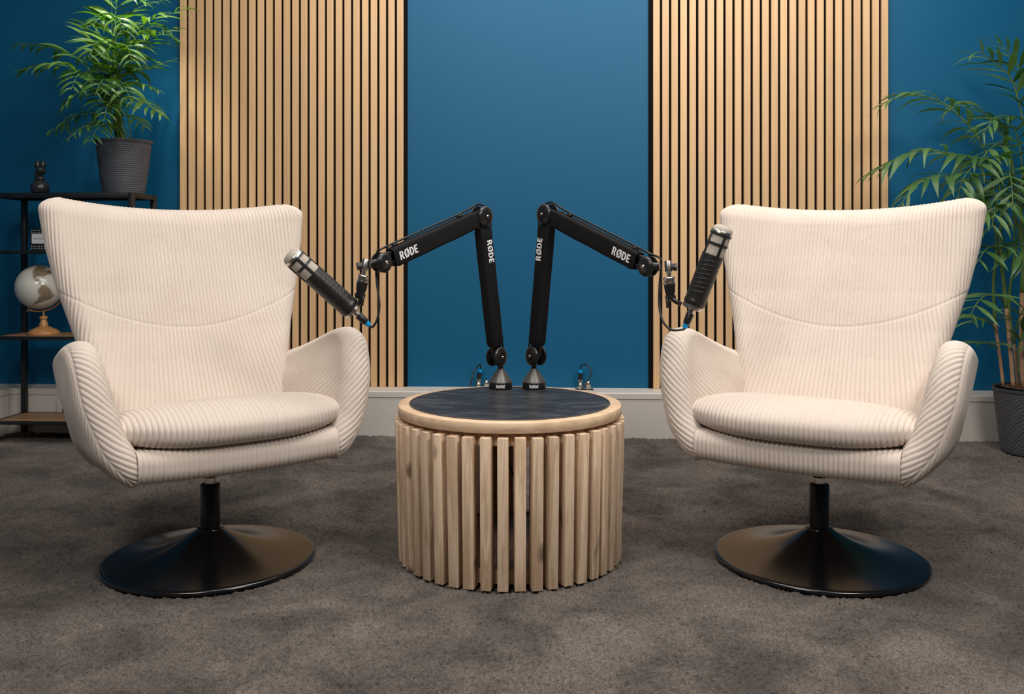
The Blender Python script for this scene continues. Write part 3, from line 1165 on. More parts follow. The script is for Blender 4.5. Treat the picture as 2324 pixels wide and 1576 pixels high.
def microphone(label, rear, tip, face):
    """dynamic broadcast microphone from rear end to grille tip; face: side with the grip ridges"""
    ax = (tip - rear).normalized()
    ln = (tip - rear).length
    t = thing('broadcast_microphone', label, 'microphone', rear, 0, 'broadcast microphones')
    k = ln / 0.214
    O = Vector((0, 0, 0))
    lathe('rear_ring', [(0.0, 0), (0.0, 0.0235 * k), (0.003, 0.0255 * k), (0.009 * k, 0.0255 * k), (0.010 * k, 0.0240 * k), (0.010 * k, 0)], 'nickel', O, ax, t, 48)
    lathe('body', [(0.010 * k, 0), (0.010 * k, 0.0235 * k), (0.014 * k, 0.0262 * k), (0.022 * k, 0.0268 * k), (0.024 * k, 0.0258 * k), (0.028 * k, 0.0258 * k), (0.135 * k, 0.0262 * k),
                   (0.139 * k, 0.0262 * k), (0.140 * k, 0.0250 * k), (0.140 * k, 0)], 'mic_body', O, ax, t, 64, 40)
    lathe('grille_mesh', [(0.140 * k, 0), (0.140 * k, 0.0238 * k), (0.196 * k, 0.0238 * k), (0.196 * k, 0)], 'steel_mesh', O, ax, t, 64)
    lathe('grille_dome', [(0.197 * k, 0), (0.197 * k, 0.0245 * k), (0.203 * k, 0.0245 * k), (0.209 * k, 0.0220 * k), (0.213 * k, 0.0160 * k), (0.215 * k, 0.008 * k), (0.2155 * k, 0)], 'steel_mesh', O, ax, t, 64, 60)
    lathe('dome_ring', [(0.193 * k, 0.0240 * k), (0.193 * k, 0.0262 * k), (0.199 * k, 0.0262 * k), (0.201 * k, 0.0250 * k), (0.201 * k, 0.0240 * k), (0.193 * k, 0.0240 * k)], 'nickel', O, ax, t, 64, 40)
    lathe('cage_band', [(0.164 * k, 0.0237 * k), (0.164 * k, 0.0262 * k), (0.170 * k, 0.0262 * k), (0.170 * k, 0.0237 * k), (0.164 * k, 0.0237 * k)], 'mic_body', O, ax, t, 64, 40)
    lathe('cage_band', [(0.189 * k, 0.0237 * k), (0.189 * k, 0.0264 * k), (0.194 * k, 0.0264 * k), (0.194 * k, 0.0237 * k), (0.189 * k, 0.0237 * k)], 'mic_body', O, ax, t, 64, 40)
    R = frame(ax)
    f = Vector(face)
    f = (f - ax * f.dot(ax)).normalized()
    g = ax.cross(f)
    for q in range(4):
        a = 2 * math.pi * (q + 0.5) / 4 - 0.15
        dr = f * math.cos(a) + g * math.sin(a)
        sd = ax.cross(dr)
        RR = Matrix((sd, dr, ax)).transposed()
        link('cage_strut', box_mesh('cage_strut', (0.0075 * k, 0.003, 0.054 * k), dr * 0.0248 * k + ax * 0.166 * k, RR, 0.001, 1), 'mic_body', t)
    # slanting grip ridges on the facing side
    for q in range(8):
        pts = []
        for j in range(13):
            a = -0.95 + 1.75 * j / 12
            s_ = (0.040 + q * 0.0112) * k + 0.010 * k * (j / 12)
            lift = 0.0255 if 0 < j < 12 else 0.0235
            pts.append(ax * s_ + (f * math.cos(a) + g * math.sin(a)) * lift * k)
        tube('grip_ridge', pts, [0.0010, 0.0016, 0.0017, 0.0017, 0.0016, 0.0010], 'mic_body', t, 8)
    lathe('badge_dot', [(0, 0), (0, 0.0025), (0.0008, 0.0025), (0.001, 0)], 'brass', ax * 0.112 * k + (f * math.cos(1.25) + g * math.sin(1.25)) * 0.0262 * k,
          f * math.cos(1.25) + g * math.sin(1.25), t, 16)
    return t, ax, f, g, k


def head_mount(parent, H, n, swivel, rear_top, mic_clip):
    """swivel knob, nickel stud and black clip that carry the microphone; parts of the boom arm"""
    L = lambda p: to_local(parent, p)
    ax = (swivel - H).normalized()
    # black knuckle next to the head joint
    lathe('knuckle', [(0.004, 0), (0.004, 0.0125), (0.024, 0.0120), (0.030, 0.0105), (0.030, 0)], 'black_gloss', L(H), ax, parent, 32, 50)
    lathe('wing_knob', [(0.002, 0), (0.002, 0.0095), (0.014, 0.0115), (0.016, 0.0105), (0.016, 0)], 'black_gloss', L(swivel + ax * 0.006), ax, parent, 6, 20)
    # upright nickel stud
    dn = (rear_top - swivel).normalized()
    lathe('swivel_stud', [(-0.016, 0), (-0.016, 0.0075), (-0.013, 0.0095), (0.012, 0.0095), (0.014, 0.006), (0.030, 0.0055), (0.030, 0)], 'nickel', L(swivel), dn, parent, 32, 40)
    lathe('thread_ring', [(0, 0), (0, 0.0140), (0.002, 0.0155), (0.009, 0.0155), (0.010, 0.0140), (0.0115, 0.0110), (0.013, 0.0160), (0.018, 0.0160), (0.019, 0.0145), (0.019, 0)], 'nickel',
          L(swivel + dn * 0.026), dn, parent, 40, 35)
    cl0 = swivel + dn * 0.044
    lathe('clip_socket', [(0, 0), (0, 0.0148), (0.020, 0.0130), (0.030, 0.0090), (0.030, 0)], 'black_plastic', L(cl0), dn, parent, 32, 50)
    piv = cl0 + dn * 0.034
    lathe('clip_pivot', [(-0.011, 0), (-0.011, 0.0085), (0.011, 0.0085), (0.011, 0)], 'black_plastic', L(piv), n, parent, 24)
    lathe('pivot_bolt', [(0.0105, 0), (0.0105, 0.0042), (0.0145, 0.0038), (0.0145, 0)], 'black_gloss', L(piv), n, parent, 16)
    link('clip_lever', box_mesh('clip_lever', (0.007, 0.006, 0.026), L(piv + dn * 0.014 + n * 0.013), Matrix((dn.cross(n), n, dn)).transposed(), 0.0015, 1), 'black_plastic', parent)
    tube('clip_arm', [L(piv), L(piv * 0.5 + mic_clip * 0.5) + dn * 0.002, L(mic_clip)], 0.0058, 'black_plastic', parent, 12)
    return piv


# left
J0l, El, Hl = P(1127, 810, 2.70), P(1093, 492, 2.647), P(866, 596, 2.338)
armL, nL, dL, a1L, a2L, b1L, b2L, bkL = boom_arm('black boom arm on the table reaching left towards the shelf', -1, 1136, J0l, El, Hl)
rearL, tipL = P(804, 708, 2.335), P(655, 575, 2.285)
micL, axL, fL, gL, kL = microphone('black broadcast microphone pointing at the armchair by the shelf', rearL, tipL, C(0.9, -0.45, 0.9))
head_mount(armL, Hl, nL, P(829, 602, 2.325), P(817, 672, 2.325), rearL + axL * 0.020 + (P(825, 690, 2.325) - rearL - axL * 0.020).normalized() * 0.0325)
upL = Vector((0, 0, 1))
plug_end = rearL - axL * 0.0505
b2u = b2L if b2L.z > 0 else -b2L
cab = [J0l + bkL * 0.030 - Vector((0, 0, 0.022)), J0l + bkL * 0.034, J0l + a1L * 0.075 + bkL * 0.031, J0l + a1L * 0.20 + bkL * 0.030 - nL * 0.004, J0l + a1L * 0.34 + bkL * 0.030, El + bkL * 0.036 + Vector((0, 0, 0.006)),
       El + b2u * 0.037, El + a2L * 0.05 + b2u * 0.036, El + a2L * 0.10 + b2u * 0.034, El + a2L * 0.22 + b2u * 0.034, El + a2L * 0.355 + b2u * 0.034, Hl + b2u * 0.034 + nL * 0.004,
       P(856, 572, 2.35), P(853, 592, 2.365), P(855, 640, 2.355), P(861, 690, 2.345), P(857, 722, 2.340), P(849, 739, 2.337), plug_end - axL * 0.010, plug_end]
signal_cable('thin black cable with blue collared plug hanging from the boom arm nearer the shelf', cab, plug_end, axL)

# right
J0r, Er, Hr = P(1216, 808, 2.70), P(1243, 487, 2.656), P(1471, 605, 2.347)
armR, nR, dR, a1R, a2R, b1R, b2R, bkR = boom_arm('black boom arm on the table reaching right towards the floor palm', 1, 1212, J0r, Er, Hr)
rearR, tipR = P(1571, 701, 2.325), P(1644, 513, 2.300)
micR, axR, fR, gR, kR = microphone('black broadcast microphone pointing up beside the armchair by the floor palm', rearR, tipR, C(-0.35, -1, 0.1))
head_mount(armR, Hr, nR, P(1517, 606, 2.330), P(1522, 680, 2.330), rearR + axR * 0.014 + (P(1530, 692, 2.330) - rearR - axR * 0.014).normalized() * 0.0325)
plug_end = rearR - axR * 0.0505
b2u = b2R if b2R.z > 0 else -b2R
cab = [J0r + bkR * 0.030 - Vector((0, 0, 0.022)), J0r + bkR * 0.034, J0r + a1R * 0.075 + bkR * 0.031, J0r + a1R * 0.20 + bkR * 0.030 - nR * 0.004, J0r + a1R * 0.34 + bkR * 0.030, Er + bkR * 0.036 + Vector((0, 0, 0.006)),
       Er + b2u * 0.037, Er + a2R * 0.05 + b2u * 0.036, Er + a2R * 0.10 + b2u * 0.034, Er + a2R * 0.22 + b2u * 0.034, Er + a2R * 0.355 + b2u * 0.034, Hr + b2u * 0.034 + nR * 0.004,
       P(1499, 588, 2.36), P(1500, 612, 2.372), P(1497, 650, 2.365), P(1496, 690, 2.355), P(1503, 726, 2.340), P(1518, 746, 2.330), P(1530, 750, 2.328), plug_end - axR * 0.006, plug_end]
signal_cable('thin black cable with blue collared plug hanging from the boom arm nearer the floor palm', cab, plug_end, axR)

# ------------------------------------------------------------------ connectors on the trunking
YT = YW - 0.055


def top_pt(px):
    x = wall_x(px, YT)
    return Vector((x, YT, SKH))


def outlet(label, px_plug, px_free):
    a, b = top_pt(px_plug), top_pt(px_free)
    root = thing('connector_plate', label, 'connector', (a + b) / 2, 0, 'sockets on the white trunking')
    la, lb = a - root.location, b - root.location
    w = abs(lb.x - la.x)
    link('plate', box_mesh('plate', (w + 0.045, 0.032, 0.003), (0, 0, 0.0015), None, 0.0008, 1), 'black_metal', root)
    for q, h in ((la, 0.030), (lb, 0.036)):
        lathe('socket', [(0.003, 0), (0.003, 0.0125), (0.013, 0.0125), (0.014, 0.0115), (0.015, 0.0122), (h, 0.0108), (h + 0.002, 0.009), (h + 0.002, 0)], 'nickel', q, (0, 0, 1), root, 32, 40)
    return a, b


def wall_cable(label, a, lean, pts):
    ax = Vector((lean, 0, 1)).normalized()
    s0 = a + Vector((0, 0, 0.031))
    end = s0 + ax * 0.056
    root = thing('audio_cable', label, 'cable', s0, 0, 'cables plugged into the trunking')
    O = Vector((0, 0, 0))
    lathe('plug_nose', [(0, 0), (0, 0.0105), (0.014, 0.0105), (0.014, 0)], 'nickel', O, ax, root, 32)
    lathe('plug_shell', [(0.014, 0), (0.014, 0.0102), (0.044, 0.0098), (0.044, 0)], 'black_plastic', O, ax, root, 32)
    lathe('plug_collar', [(0.044, 0), (0.044, 0.0075), (0.058, 0.0075), (0.058, 0)], 'plug_blue', O, ax, root, 32)
    tube('cord', [end - s0, end + ax * 0.016 - s0] + [p - s0 for p in pts], 0.0033, 'cable_rubber', root, 10, 60)


a, b = outlet('nickel sockets on the trunking left of the boom arm bases', 1086, 1104)
yd = YT / math.cos(PSI)
wall_cable('black cable with a blue collared plug left of the boom arm bases', a, 0.14,
           [P(1089, 827, 4.10), P(1079, 838, 4.06), P(1072, 856, 4.04), P(1067, 880, 3.995), P(1065, 905, 3.985), P(1068, 960, 3.985), P(1085, 988, 3.97)])
a, b = outlet('nickel sockets on the trunking right of the boom arm bases', 1317, 1335)
wall_cable('black cable with a blue collared plug right of the boom arm bases', a, 0.02,
           [P(1322, 830, 4.08), P(1331, 828, 4.06), P(1340, 838, 4.05), P(1340, 852, 4.03), P(1331, 868, 4.0), P(1321, 884, 3.985), P(1318, 905, 3.975), P(1322, 960, 3.975), P(1310, 988, 3.96)])

# power outlet on the left part of the trunking
op = Vector((wall_x(152, YW - SKD), YW - SKD - 0.0001, 0.105))
po = thing('power_outlet', 'white double power outlet on the trunking behind the black shelf', 'outlet', op)
link('plate', box_mesh('plate', (0.085, 0.010, 0.075), (0, -0.005, 0), None, 0.002, 2), 'outlet_white', po)
lathe('socket_well', [(0.0, 0), (0.0, 0.021), (0.003, 0.0215), (0.003, 0.018), (0.0005, 0.017), (0.0005, 0)], 'outlet_white', Vector((0, -0.010, -0.006)), (0, -1, 0), po, 32)
lathe('socket_core', [(0.0, 0), (0.0, 0.0165), (0.0012, 0.0165), (0.0012, 0)], 'dark_anodised', Vector((0, -0.0102, -0.006)), (0, -1, 0), po, 32)

# ------------------------------------------------------------------ black shelf unit
SX0, SX1 = -2.388, -1.775
SY0, SY1 = 3.775, 4.008
sh = thing('metal_shelf_unit', 'black metal shelf unit with brown wooden boards in the corner', 'shelf', ((SX0 + SX1) / 2, (SY0 + SY1) / 2, 0))
ox, oy = sh.location.x, sh.location.y
ZT_SH = 1.060
for x in (SX0, SX1 - 0.022):
    for y in (SY0, SY1 - 0.022):
        box_obj('post', (x - ox, y - oy, 0), (x + 0.022 - ox, y + 0.022 - oy, ZT_SH), 'black_metal', sh, 0.0015)
for zt, board in ((ZT_SH, 'black_metal'), (0.815, 'black_metal'), (0.450, 'shelf_board'), (0.090, 'shelf_board')):
    th = 0.022 if zt > 1 else 0.0145
    box_obj('front_rail', (SX0 + 0.022 - ox, SY0 - oy, zt - th), (SX1 - 0.022 - ox, SY0 + 0.018 - oy, zt), 'black_metal', sh, 0.001)
    box_obj('back_rail', (SX0 + 0.022 - ox, SY1 - 0.018 - oy, zt - th), (SX1 - 0.022 - ox, SY1 - oy, zt), 'black_metal', sh, 0.001)
    for x in (SX0, SX1 - 0.018):
        box_obj('side_rail', (x - ox, SY0 + 0.022 - oy, zt - th), (x + 0.018 - ox, SY1 - 0.022 - oy, zt), 'black_metal', sh, 0.001)
    box_obj('shelf_board', (SX0 + 0.018 - ox, SY0 + 0.018 - oy, zt - 0.012), (SX1 - 0.018 - ox, SY1 - 0.018 - oy, zt), board, sh)

# globe
gc = P(86, 652, 3.99)
gb = P(99, 752, 3.985)
gl = thing('desk_globe', 'cream and brown globe on a turned wooden foot on the shelf', 'globe', (gb.x, gb.y, 0.4505))
L = lambda p: Vector(p) - gl.location
gr = 0.0965
gcz = Vector((gc.x + 0.008, gb.y, gc.z))
LAND = [
    [(-80, -5), (-77, 7), (-72, 12), (-62, 10), (-51, 4), (-44, -2), (-35, -6), (-38, -13), (-40, -20), (-48, -26), (-54, -34), (-62, -39), (-65, -45), (-69, -52), (-74, -52), (-74, -42), (-71, -30), (-70, -18), (-77, -12)],
    [(-168, 65), (-156, 71), (-128, 70), (-95, 72), (-82, 68), (-80, 62), (-94, 58), (-82, 53), (-78, 60), (-65, 60), (-56, 52), (-66, 45), (-75, 39), (-81, 30), (-80, 25), (-84, 30), (-97, 27), (-97, 20), (-88, 21),
     (-88, 16), (-83, 10), (-77, 8), (-85, 8), (-95, 15), (-105, 20), (-112, 29), (-117, 33), (-124, 42), (-125, 49), (-135, 58), (-150, 60), (-162, 58)],
    [(-55, 60), (-45, 60), (-25, 70), (-20, 80), (-60, 82), (-70, 77), (-55, 70)],
    [(-17, 15), (-6, 35), (10, 37), (32, 31), (43, 12), (51, 11), (40, -4), (40, -16), (32, -28), (20, -35), (12, -18), (9, 4), (-8, 5)],
    [(-85, 22), (-75, 20), (-68, 18.5), (-75, 19), (-84, 21)],
]


def inside(poly, x, y):
    c = np.zeros(x.shape, bool)
    for (x1, y1), (x2, y2) in zip(poly, poly[1:] + poly[:1]):
        hit = ((y1 > y) != (y2 > y)) & (x < (x2 - x1) * (y - y1) / (y2 - y1 + 1e-9) + x1)
        c ^= hit
    return c


nlo, nla = 300, 150
lon, lat = np.meshgrid(np.linspace(-180, 180, nlo, endpoint=False), np.linspace(-89.9, 89.9, nla), indexing='ij')
jit = 2.0 * np.sin(lon * 0.9 + lat * 1.3) + 1.3 * np.sin(lat * 2.1 - lon * 1.7)
land = np.zeros(lon.shape, bool)
for poly in LAND:
    land |= inside(poly, lon + jit, lat + jit * 0.6)
lo_, la_ = np.radians(lon), np.radians(lat)
me = mesh_np('sphere', gr * np.stack([np.cos(la_) * np.cos(lo_), np.cos(la_) * np.sin(lo_), np.sin(la_)], -1), grid_faces(nlo, nla, True, False))
me.attributes.new('land', 'FLOAT', 'POINT').data.foreach_set('value', blur(land.astype(np.float32), 1).ravel().astype(np.float32))
o = link('sphere', me, 'globe_print', gl)
o.location = L(gcz)
vdir = Vector((-gcz.x, -gcz.y, HC - gcz.z)).normalized()
o.rotation_mode = 'QUATERNION'
o.rotation_quaternion = Quaternion(vdir, math.radians(-22)) @ Quaternion((0, 0, 1), math.atan2(vdir.y, vdir.x) + math.radians(80))
right = Vector((-vdir.y, vdir.x, 0)).normalized()
pts = []
for k in range(25):
    a = math.radians(-114 + k * 180 / 24)
    pts.append(L(gcz) + right * (math.cos(a) * (gr + 0.009)) + Vector((0, 0, math.sin(a) * (gr + 0.009))))
tube('meridian_bow', pts, 0.0042, 'copper', gl, 10)
pdir = (pts[0] - L(gcz)).normalized()
lathe('axis_pin', [(0, 0), (0, 0.004), (0.024, 0.004), (0.024, 0)], 'copper', L(gcz) + pdir * (gr - 0.004), pdir, gl, 12)
low = L(gcz).z - gr - 0.009
lathe('foot', [(0, 0), (0, 0.064), (0.004, 0.066), (0.010, 0.064), (0.022, 0.050), (0.028, 0.034), (0.031, 0.030), (0.034, 0.019), (0.045, 0.018), (0.055, 0.014), (0.064, 0.0115), (0.070, 0.017),
               (0.075, 0.017), (0.079, 0.013), (0.080, 0.004), (low + 0.004, 0.0035), (low + 0.004, 0)], 'globe_wood', Vector((0, 0, 0)), (0, 0, 1), gl, 40, 50)

# patterned box
bp0 = P(77, 567, 3.92)
bx = thing('patterned_box', 'small black box dotted in white with a white label on the shelf', 'box', (bp0.x + 0.050, bp0.y, 0.8155))
link('body', box_mesh('body', (0.10, 0.055, 0.092), (0, 0, 0.046), None, 0.001, 1), 'book_black', bx)
link('label_card', box_mesh('label_card', (0.088, 0.001, 0.042), (0.001, -0.0280, 0.050), None), 'paper_white', bx)
me_dot = lathe_mesh('dot', [(0, 0), (0, 0.0019), (0.0006, 0.0019), (0.0006, 0)], (0, 0, 0), (0, -1, 0), 12)
for r_ in range(2):
    for c_ in range(9):
        for zz in ((0.080, 0.009), (0.008, 0.009)):
            o = link('dot', me_dot, 'paper_white', bx)
            o.location = (-0.043 + c_ * 0.0108, -0.0275, zz[0] + r_ * zz[1] - (0.004 if zz[0] > 0.05 else 0))
link('label_line', box_mesh('label_line', (0.076, 0.0006, 0.0016), (0.001, -0.0286, 0.050), None), 'dark_anodised', bx)

# ceramic figurine (plain rounded seated figure)
fp = P(91, 443, 3.90)
fg = thing('ceramic_figurine', 'small black glazed figurine of rounded lobes on the shelf top', 'figurine', (fp.x, fp.y, ZT_SH + 0.0005))


def blob(name, c, s, rot=0.0):
    bm = bmesh.new()
    bmesh.ops.create_uvsphere(bm, u_segments=28, v_segments=18, radius=1.0)
    R = Matrix.Rotation(rot, 3, 'Y')
    for v in bm.verts:
        v.co = R @ Vector((v.co.x * s[0], v.co.y * s[1], v.co.z * s[2])) + Vector(c)
    return link(name, bm_mesh(name, bm), 'figurine_black', fg)


lathe('body', [(0, 0), (0, 0.030), (0.004, 0.0345), (0.020, 0.0375), (0.034, 0.035), (0.046, 0.027), (0.053, 0.018), (0.057, 0.0)], 'figurine_black', parent=fg, seg=36, sharp=70)
blob('chest', (0.001, -0.004, 0.060), (0.020, 0.018, 0.016))
blob('neck', (-0.012, -0.002, 0.076), (0.013, 0.013, 0.012))
blob('head', (0.006, -0.006, 0.092), (0.021, 0.020, 0.018))
blob('snout', (0.012, -0.020, 0.094), (0.010, 0.012, 0.009))
blob('ear', (-0.010, 0.0, 0.118), (0.0125, 0.0125, 0.021), -0.12)
blob('ear', (0.012, 0.0, 0.117), (0.0125, 0.0125, 0.021), 0.12)

# ------------------------------------------------------------------ plants


def woven_pot(root, r_top, r_bot, h, cells, rows, rim=0.006):
    nth, nz = cells * 6, rows * 6
    th = np.linspace(0, 2 * math.pi, nth, endpoint=False)
    f = np.linspace(0, 1, nz)
    TH, FF = np.meshgrid(th, f, indexing='ij')
    R = r_bot + (r_top - r_bot) * FF ** 0.85
    ph = TH * cells / (2 * math.pi)
    rw = FF * rows
    wv = np.sin(np.pi * rw) ** 2 * np.cos(np.pi * (ph + np.floor(rw) * 0.5)) ** 2
    fade = sstep(0.0, 0.04, FF) * sstep(1.0, 0.95, FF)
    R = R + 0.0028 * wv * fade
    V = np.stack([R * np.cos(TH), R * np.sin(TH), FF * h], -1)
    o = link('pot', mesh_np('pot', V, grid_faces(nth, nz, True, False)), 'pot_grey', root)
    lathe('pot_rim', [(h - 0.010, r_top - 0.004), (h - 0.010, r_top + 0.002), (h - 0.002, r_top + rim), (h + 0.002, r_top + rim), (h + 0.003, r_top + rim - 0.003), (h, r_top - 0.004), (h - 0.010, r_top - 0.004)],
          'pot_grey', parent=root, seg=96, sharp=60)
    lathe('pot_lining', [(0.004, 0), (0.004, r_bot - 0.003), (h - 0.005, r_top - 0.0045), (h - 0.005, r_top - 0.0075), (0.010, r_bot - 0.007), (0.010, 0)], 'pot_liner', parent=root, seg=64)


def soil(root, r, z):
    nr, nt_ = 14, 48
    V = [(0, 0, z)]
    Fc = []
    for i in range(1, nr + 1):
        for k in range(nt_):
            a = 2 * math.pi * k / nt_
            q = r * i / nr
            V.append((q * math.cos(a), q * math.sin(a), z + random.uniform(-0.004, 0.004) + 0.012 * (1 - (i / nr) ** 2)))
    bm = bmesh.new()
    vs = [bm.verts.new(v) for v in V]
    for k in range(nt_):
        bm.faces.new((vs[0], vs[1 + k], vs[1 + (k + 1) % nt_]))
    for i in range(1, nr):
        for k in range(nt_):
            a0, b0 = 1 + (i - 1) * nt_ + k, 1 + (i - 1) * nt_ + (k + 1) % nt_
            bm.faces.new((vs[a0], vs[a0 + nt_], vs[b0 + nt_], vs[b0]))
    link('soil', bm_mesh('soil', bm), 'soil', root)


def leaflet_mesh(width, droop, fold, curl=0.0):
    """unit-length leaflet along +Y, upper side +Z, bending down"""
    n = 9
    V, Fc = [], []
    ang = 0.0
    y = z = 0.0
    for i in range(n):
        t = i / (n - 1)
        w = width * (math.sin(math.pi * min(1, t ** 0.85 * 0.985 + 0.015)) ** 1.15)
        if i == 0:
            w = width * 0.16
        if i == n - 1:
            w = width * 0.01
        V += [(-w, y, z + fold * w), (0, y, z), (w, y, z + fold * w)]
        ang += droop / (n - 1) * (0.4 + 1.2 * t)
        y += math.cos(ang) / (n - 1)
        z -= math.sin(ang) / (n - 1)
    for i in range(n - 1):
        for c in (0, 1):
            a = i * 3 + c
            Fc.append((a, a + 1, a + 4, a + 3))
    return mesh_np('leaflet', V, np.array(Fc))


class Palm:
    def __init__(self, root, mat, width, stem_mat, limit=300):
        self.root, self.mat, self.stem = root, mat, stem_mat
        self.meshes = [leaflet_mesh(width * w, d, f) for w in (0.85, 1.15) for d, f in ((0.25, 0.25), (0.7, 0.3), (1.2, 0.35), (1.75, 0.4))]
        for m in self.meshes:
            m.materials.append(MATS[mat])
        self.count, self.limit = 0, limit
        self.extra = []

    def place(self, parent, p, dirv, up, length, droop):
        k = min(3, max(0, int(droop * 2.3 + random.uniform(-0.3, 0.6)))) + random.choice((0, 4))
        me = self.meshes[k]
        y = dirv.normalized()
        x = y.cross(up)
        if x.length < 1e-4:
            x = y.cross(Vector((1, 0, 0)))
        x.normalize()
        z = x.cross(y)
        tw = random.uniform(-0.35, 0.35)
        x, z = x * math.cos(tw) + z * math.sin(tw), z * math.cos(tw) - x * math.sin(tw)
        M = Matrix((x * length, y * length, z * length)).transposed().to_4x4()
        M.translation = p
        if self.count < self.limit:
            o = link('leaflet', me, None, parent)
            o.matrix_local = M
            self.count += 1
        else:
            self.extra.append((me, M))

    def frond(self, pts, n_pairs, length, start=0.3, droop=0.5, rad=0.0022, fwd=0.8, up=Vector((0, 0, 1)), lenprof=None, ymax=None):
        """pts: world points of the rachis"""
        c = [Vector(p) for p in cat_rom([tuple(Vector(p) - self.root.location) for p in pts], 40)]
        fr = link('frond', tube_mesh('frond', c, [rad, rad * 0.9, rad * 0.7, rad * 0.35], 6), self.stem, self.root)
        for i in range(n_pairs):
            f = start + (1 - start) * (i + 0.5) / n_pairs
            for sd in (-1, 1):
                ff = min(0.995, f + random.uniform(-0.012, 0.012) + sd * 0.006)
                k = min(38, int(ff * 39))
                p = c[k].lerp(c[k + 1], ff * 39 - k)
                t = (c[k + 1] - c[k]).normalized()
                s_ = t.cross(up)
                if s_.length < 0.25:
                    s_ = t.cross(Vector((0.3, -1, 0.2)))
                s_.normalize()
                g = (f - start) / (1 - start)
                prof = (0.62 + 0.55 * math.sin(math.pi * min(1, 0.15 + g * 0.85))) * (1 - 0.35 * g ** 3)
                ln = length * prof * random.uniform(0.85, 1.12)
                fw = fwd + 0.9 * g ** 2
                dirv = s_ * sd + t * fw + Vector((0, 0, 0.12)) + Vector((random.uniform(-1, 1), random.uniform(-1, 1), random.uniform(-1, 1))) * 0.16
                nrm = up - t * up.dot(t) * 0.5 + Vector((0, -0.35, 0))
                tipw = p + dirv.normalized() * ln + self.root.location
                if ymax is not None and tipw.y > ymax:
                    dirv.y -= (tipw.y - ymax) / ln * dirv.length * 1.1
                self.place(fr, p, dirv, nrm, ln, droop * random.uniform(0.6, 1.4))
        return fr

    def finish(self):
        if not self.extra:
            return
        Vs, Fs, off = [], [], 0
        for me, M in self.extra:
            v = np.empty(len(me.vertices) * 3, np.float32)
            me.vertices.foreach_get('co', v)
            v = v.reshape(-1, 3) @ np.array(M.to_3x3()).T + np.array(M.translation)
            Vs.append(v)
            f = np.array([p.vertices[:] for p in me.polygons])
            Fs.append(f + off)
            off += len(v)
        o = link('foliage', mesh_np('foliage', np.vstack(Vs), np.vstack(Fs)), self.mat, self.root)
        o['kind'] = 'stuff'


# left palm on the shelf
pp = P(258, 437, 3.885)
pl = thing('potted_parlour_palm', 'bushy parlour palm in a woven grey pot on top of the black shelf', 'plant', (pp.x, 3.892, ZT_SH + 0.0005))
woven_pot(pl, 0.113, 0.084, 0.228, 34, 26)
soil(pl, 0.106, 0.200)
palm = Palm(pl, 'leaf_parlour', 0.085, 'stem_green')
ZP = 3.86


def base_pt(dx=0.0, dz=0.0):
    return pl.location + Vector((dx, dz, 0.205))


# (via px, tip px, depth offset at tip, pairs, leaflet length)
fr_left = [
    ((225, 190), (150, 118), (28, 100), -0.05, 10, 0.125), ((228, 220), (150, 150), (35, 160), -0.18, 9, 0.12), ((235, 150), (205, 70), (170, 45), 0.05, 8, 0.12),
    ((250, 140), (240, 40), (205, 60), -0.25, 10, 0.125), ((262, 120), (270, -10), (330, 5), -0.05, 9, 0.13), ((275, 150), (320, 60), (430, 18), -0.08, 10, 0.13),
    ((270, 170), (330, 95), (402, 62), -0.22, 9, 0.12), ((268, 190), (320, 160), (392, 138), 0.02, 9, 0.10), ((265, 210), (310, 190), (362, 205), -0.10, 8, 0.09),
    ((262, 245), (305, 222), (368, 262), -0.16, 9, 0.10), ((240, 235), (190, 205), (140, 245), -0.14, 8, 0.11), ((240, 265), (180, 262), (112, 300), -0.06, 8, 0.09),
    ((238, 280), (195, 285), (150, 318), -0.18, 7, 0.08), ((245, 285), (222, 290), (205, 322), -0.20, 6, 0.075), ((255, 120), (262, 40), (285, 75), -0.34, 9, 0.125),
    ((245, 150), (225, 95), (200, 130), -0.36, 9, 0.12), ((265, 160), (285, 105), (300, 140), -0.34, 9, 0.11), ((250, 210), (235, 180), (215, 215), -0.36, 8, 0.10),
    ((262, 215), (280, 195), (300, 235), -0.32, 8, 0.10), ((258, 130), (300, 30), (370, 0), 0.06, 8, 0.12), ((268, 270), (300, 265), (330, 290), -0.10, 7, 0.08),
    ((232, 200), (185, 165), (160, 205), -0.28, 8, 0.11), ((256, 100), (250, -30), (215, -30), -0.05, 8, 0.12), ((268, 150), (345, 60), (405, 95), 0.10, 8, 0.11),
    ((252, 250), (245, 235), (235, 275), -0.30, 7, 0.08),
]
for via, mid, tip, dz, npairs, ln in fr_left:
    b0 = base_pt(random.uniform(-0.035, 0.035), random.uniform(-0.04, 0.04))
    zt = ZP + dz
    palm.frond([b0, P(via[0], via[1], 3.90 + dz * 0.25), P(mid[0], mid[1], 3.90 + dz * 0.6), P(tip[0], tip[1], 3.90 + dz)], npairs, ln * 1.12, 0.36, 0.85, 0.0024, 0.5, ymax=4.10)
palm.finish()

# right palm on the floor
rp = C(2.115, 3.70, 0)
rpl = thing('potted_floor_palm', 'tall floor palm with bamboo like canes in a woven grey pot', 'plant', rp)
woven_pot(rpl, 0.152, 0.122, 0.258, 44, 30)
lathe('grow_pot', [(0.20, 0.120), (0.258, 0.129), (0.263, 0.133), (0.265, 0.130), (0.258, 0.1255), (0.20, 0.116), (0.20, 0.120)], 'pot_liner', parent=rpl, seg=64, sharp=50)
soil(rpl, 0.1235, 0.256)
palm2 = Palm(rpl, 'leaf_kentia', 0.064, 'cane_green')
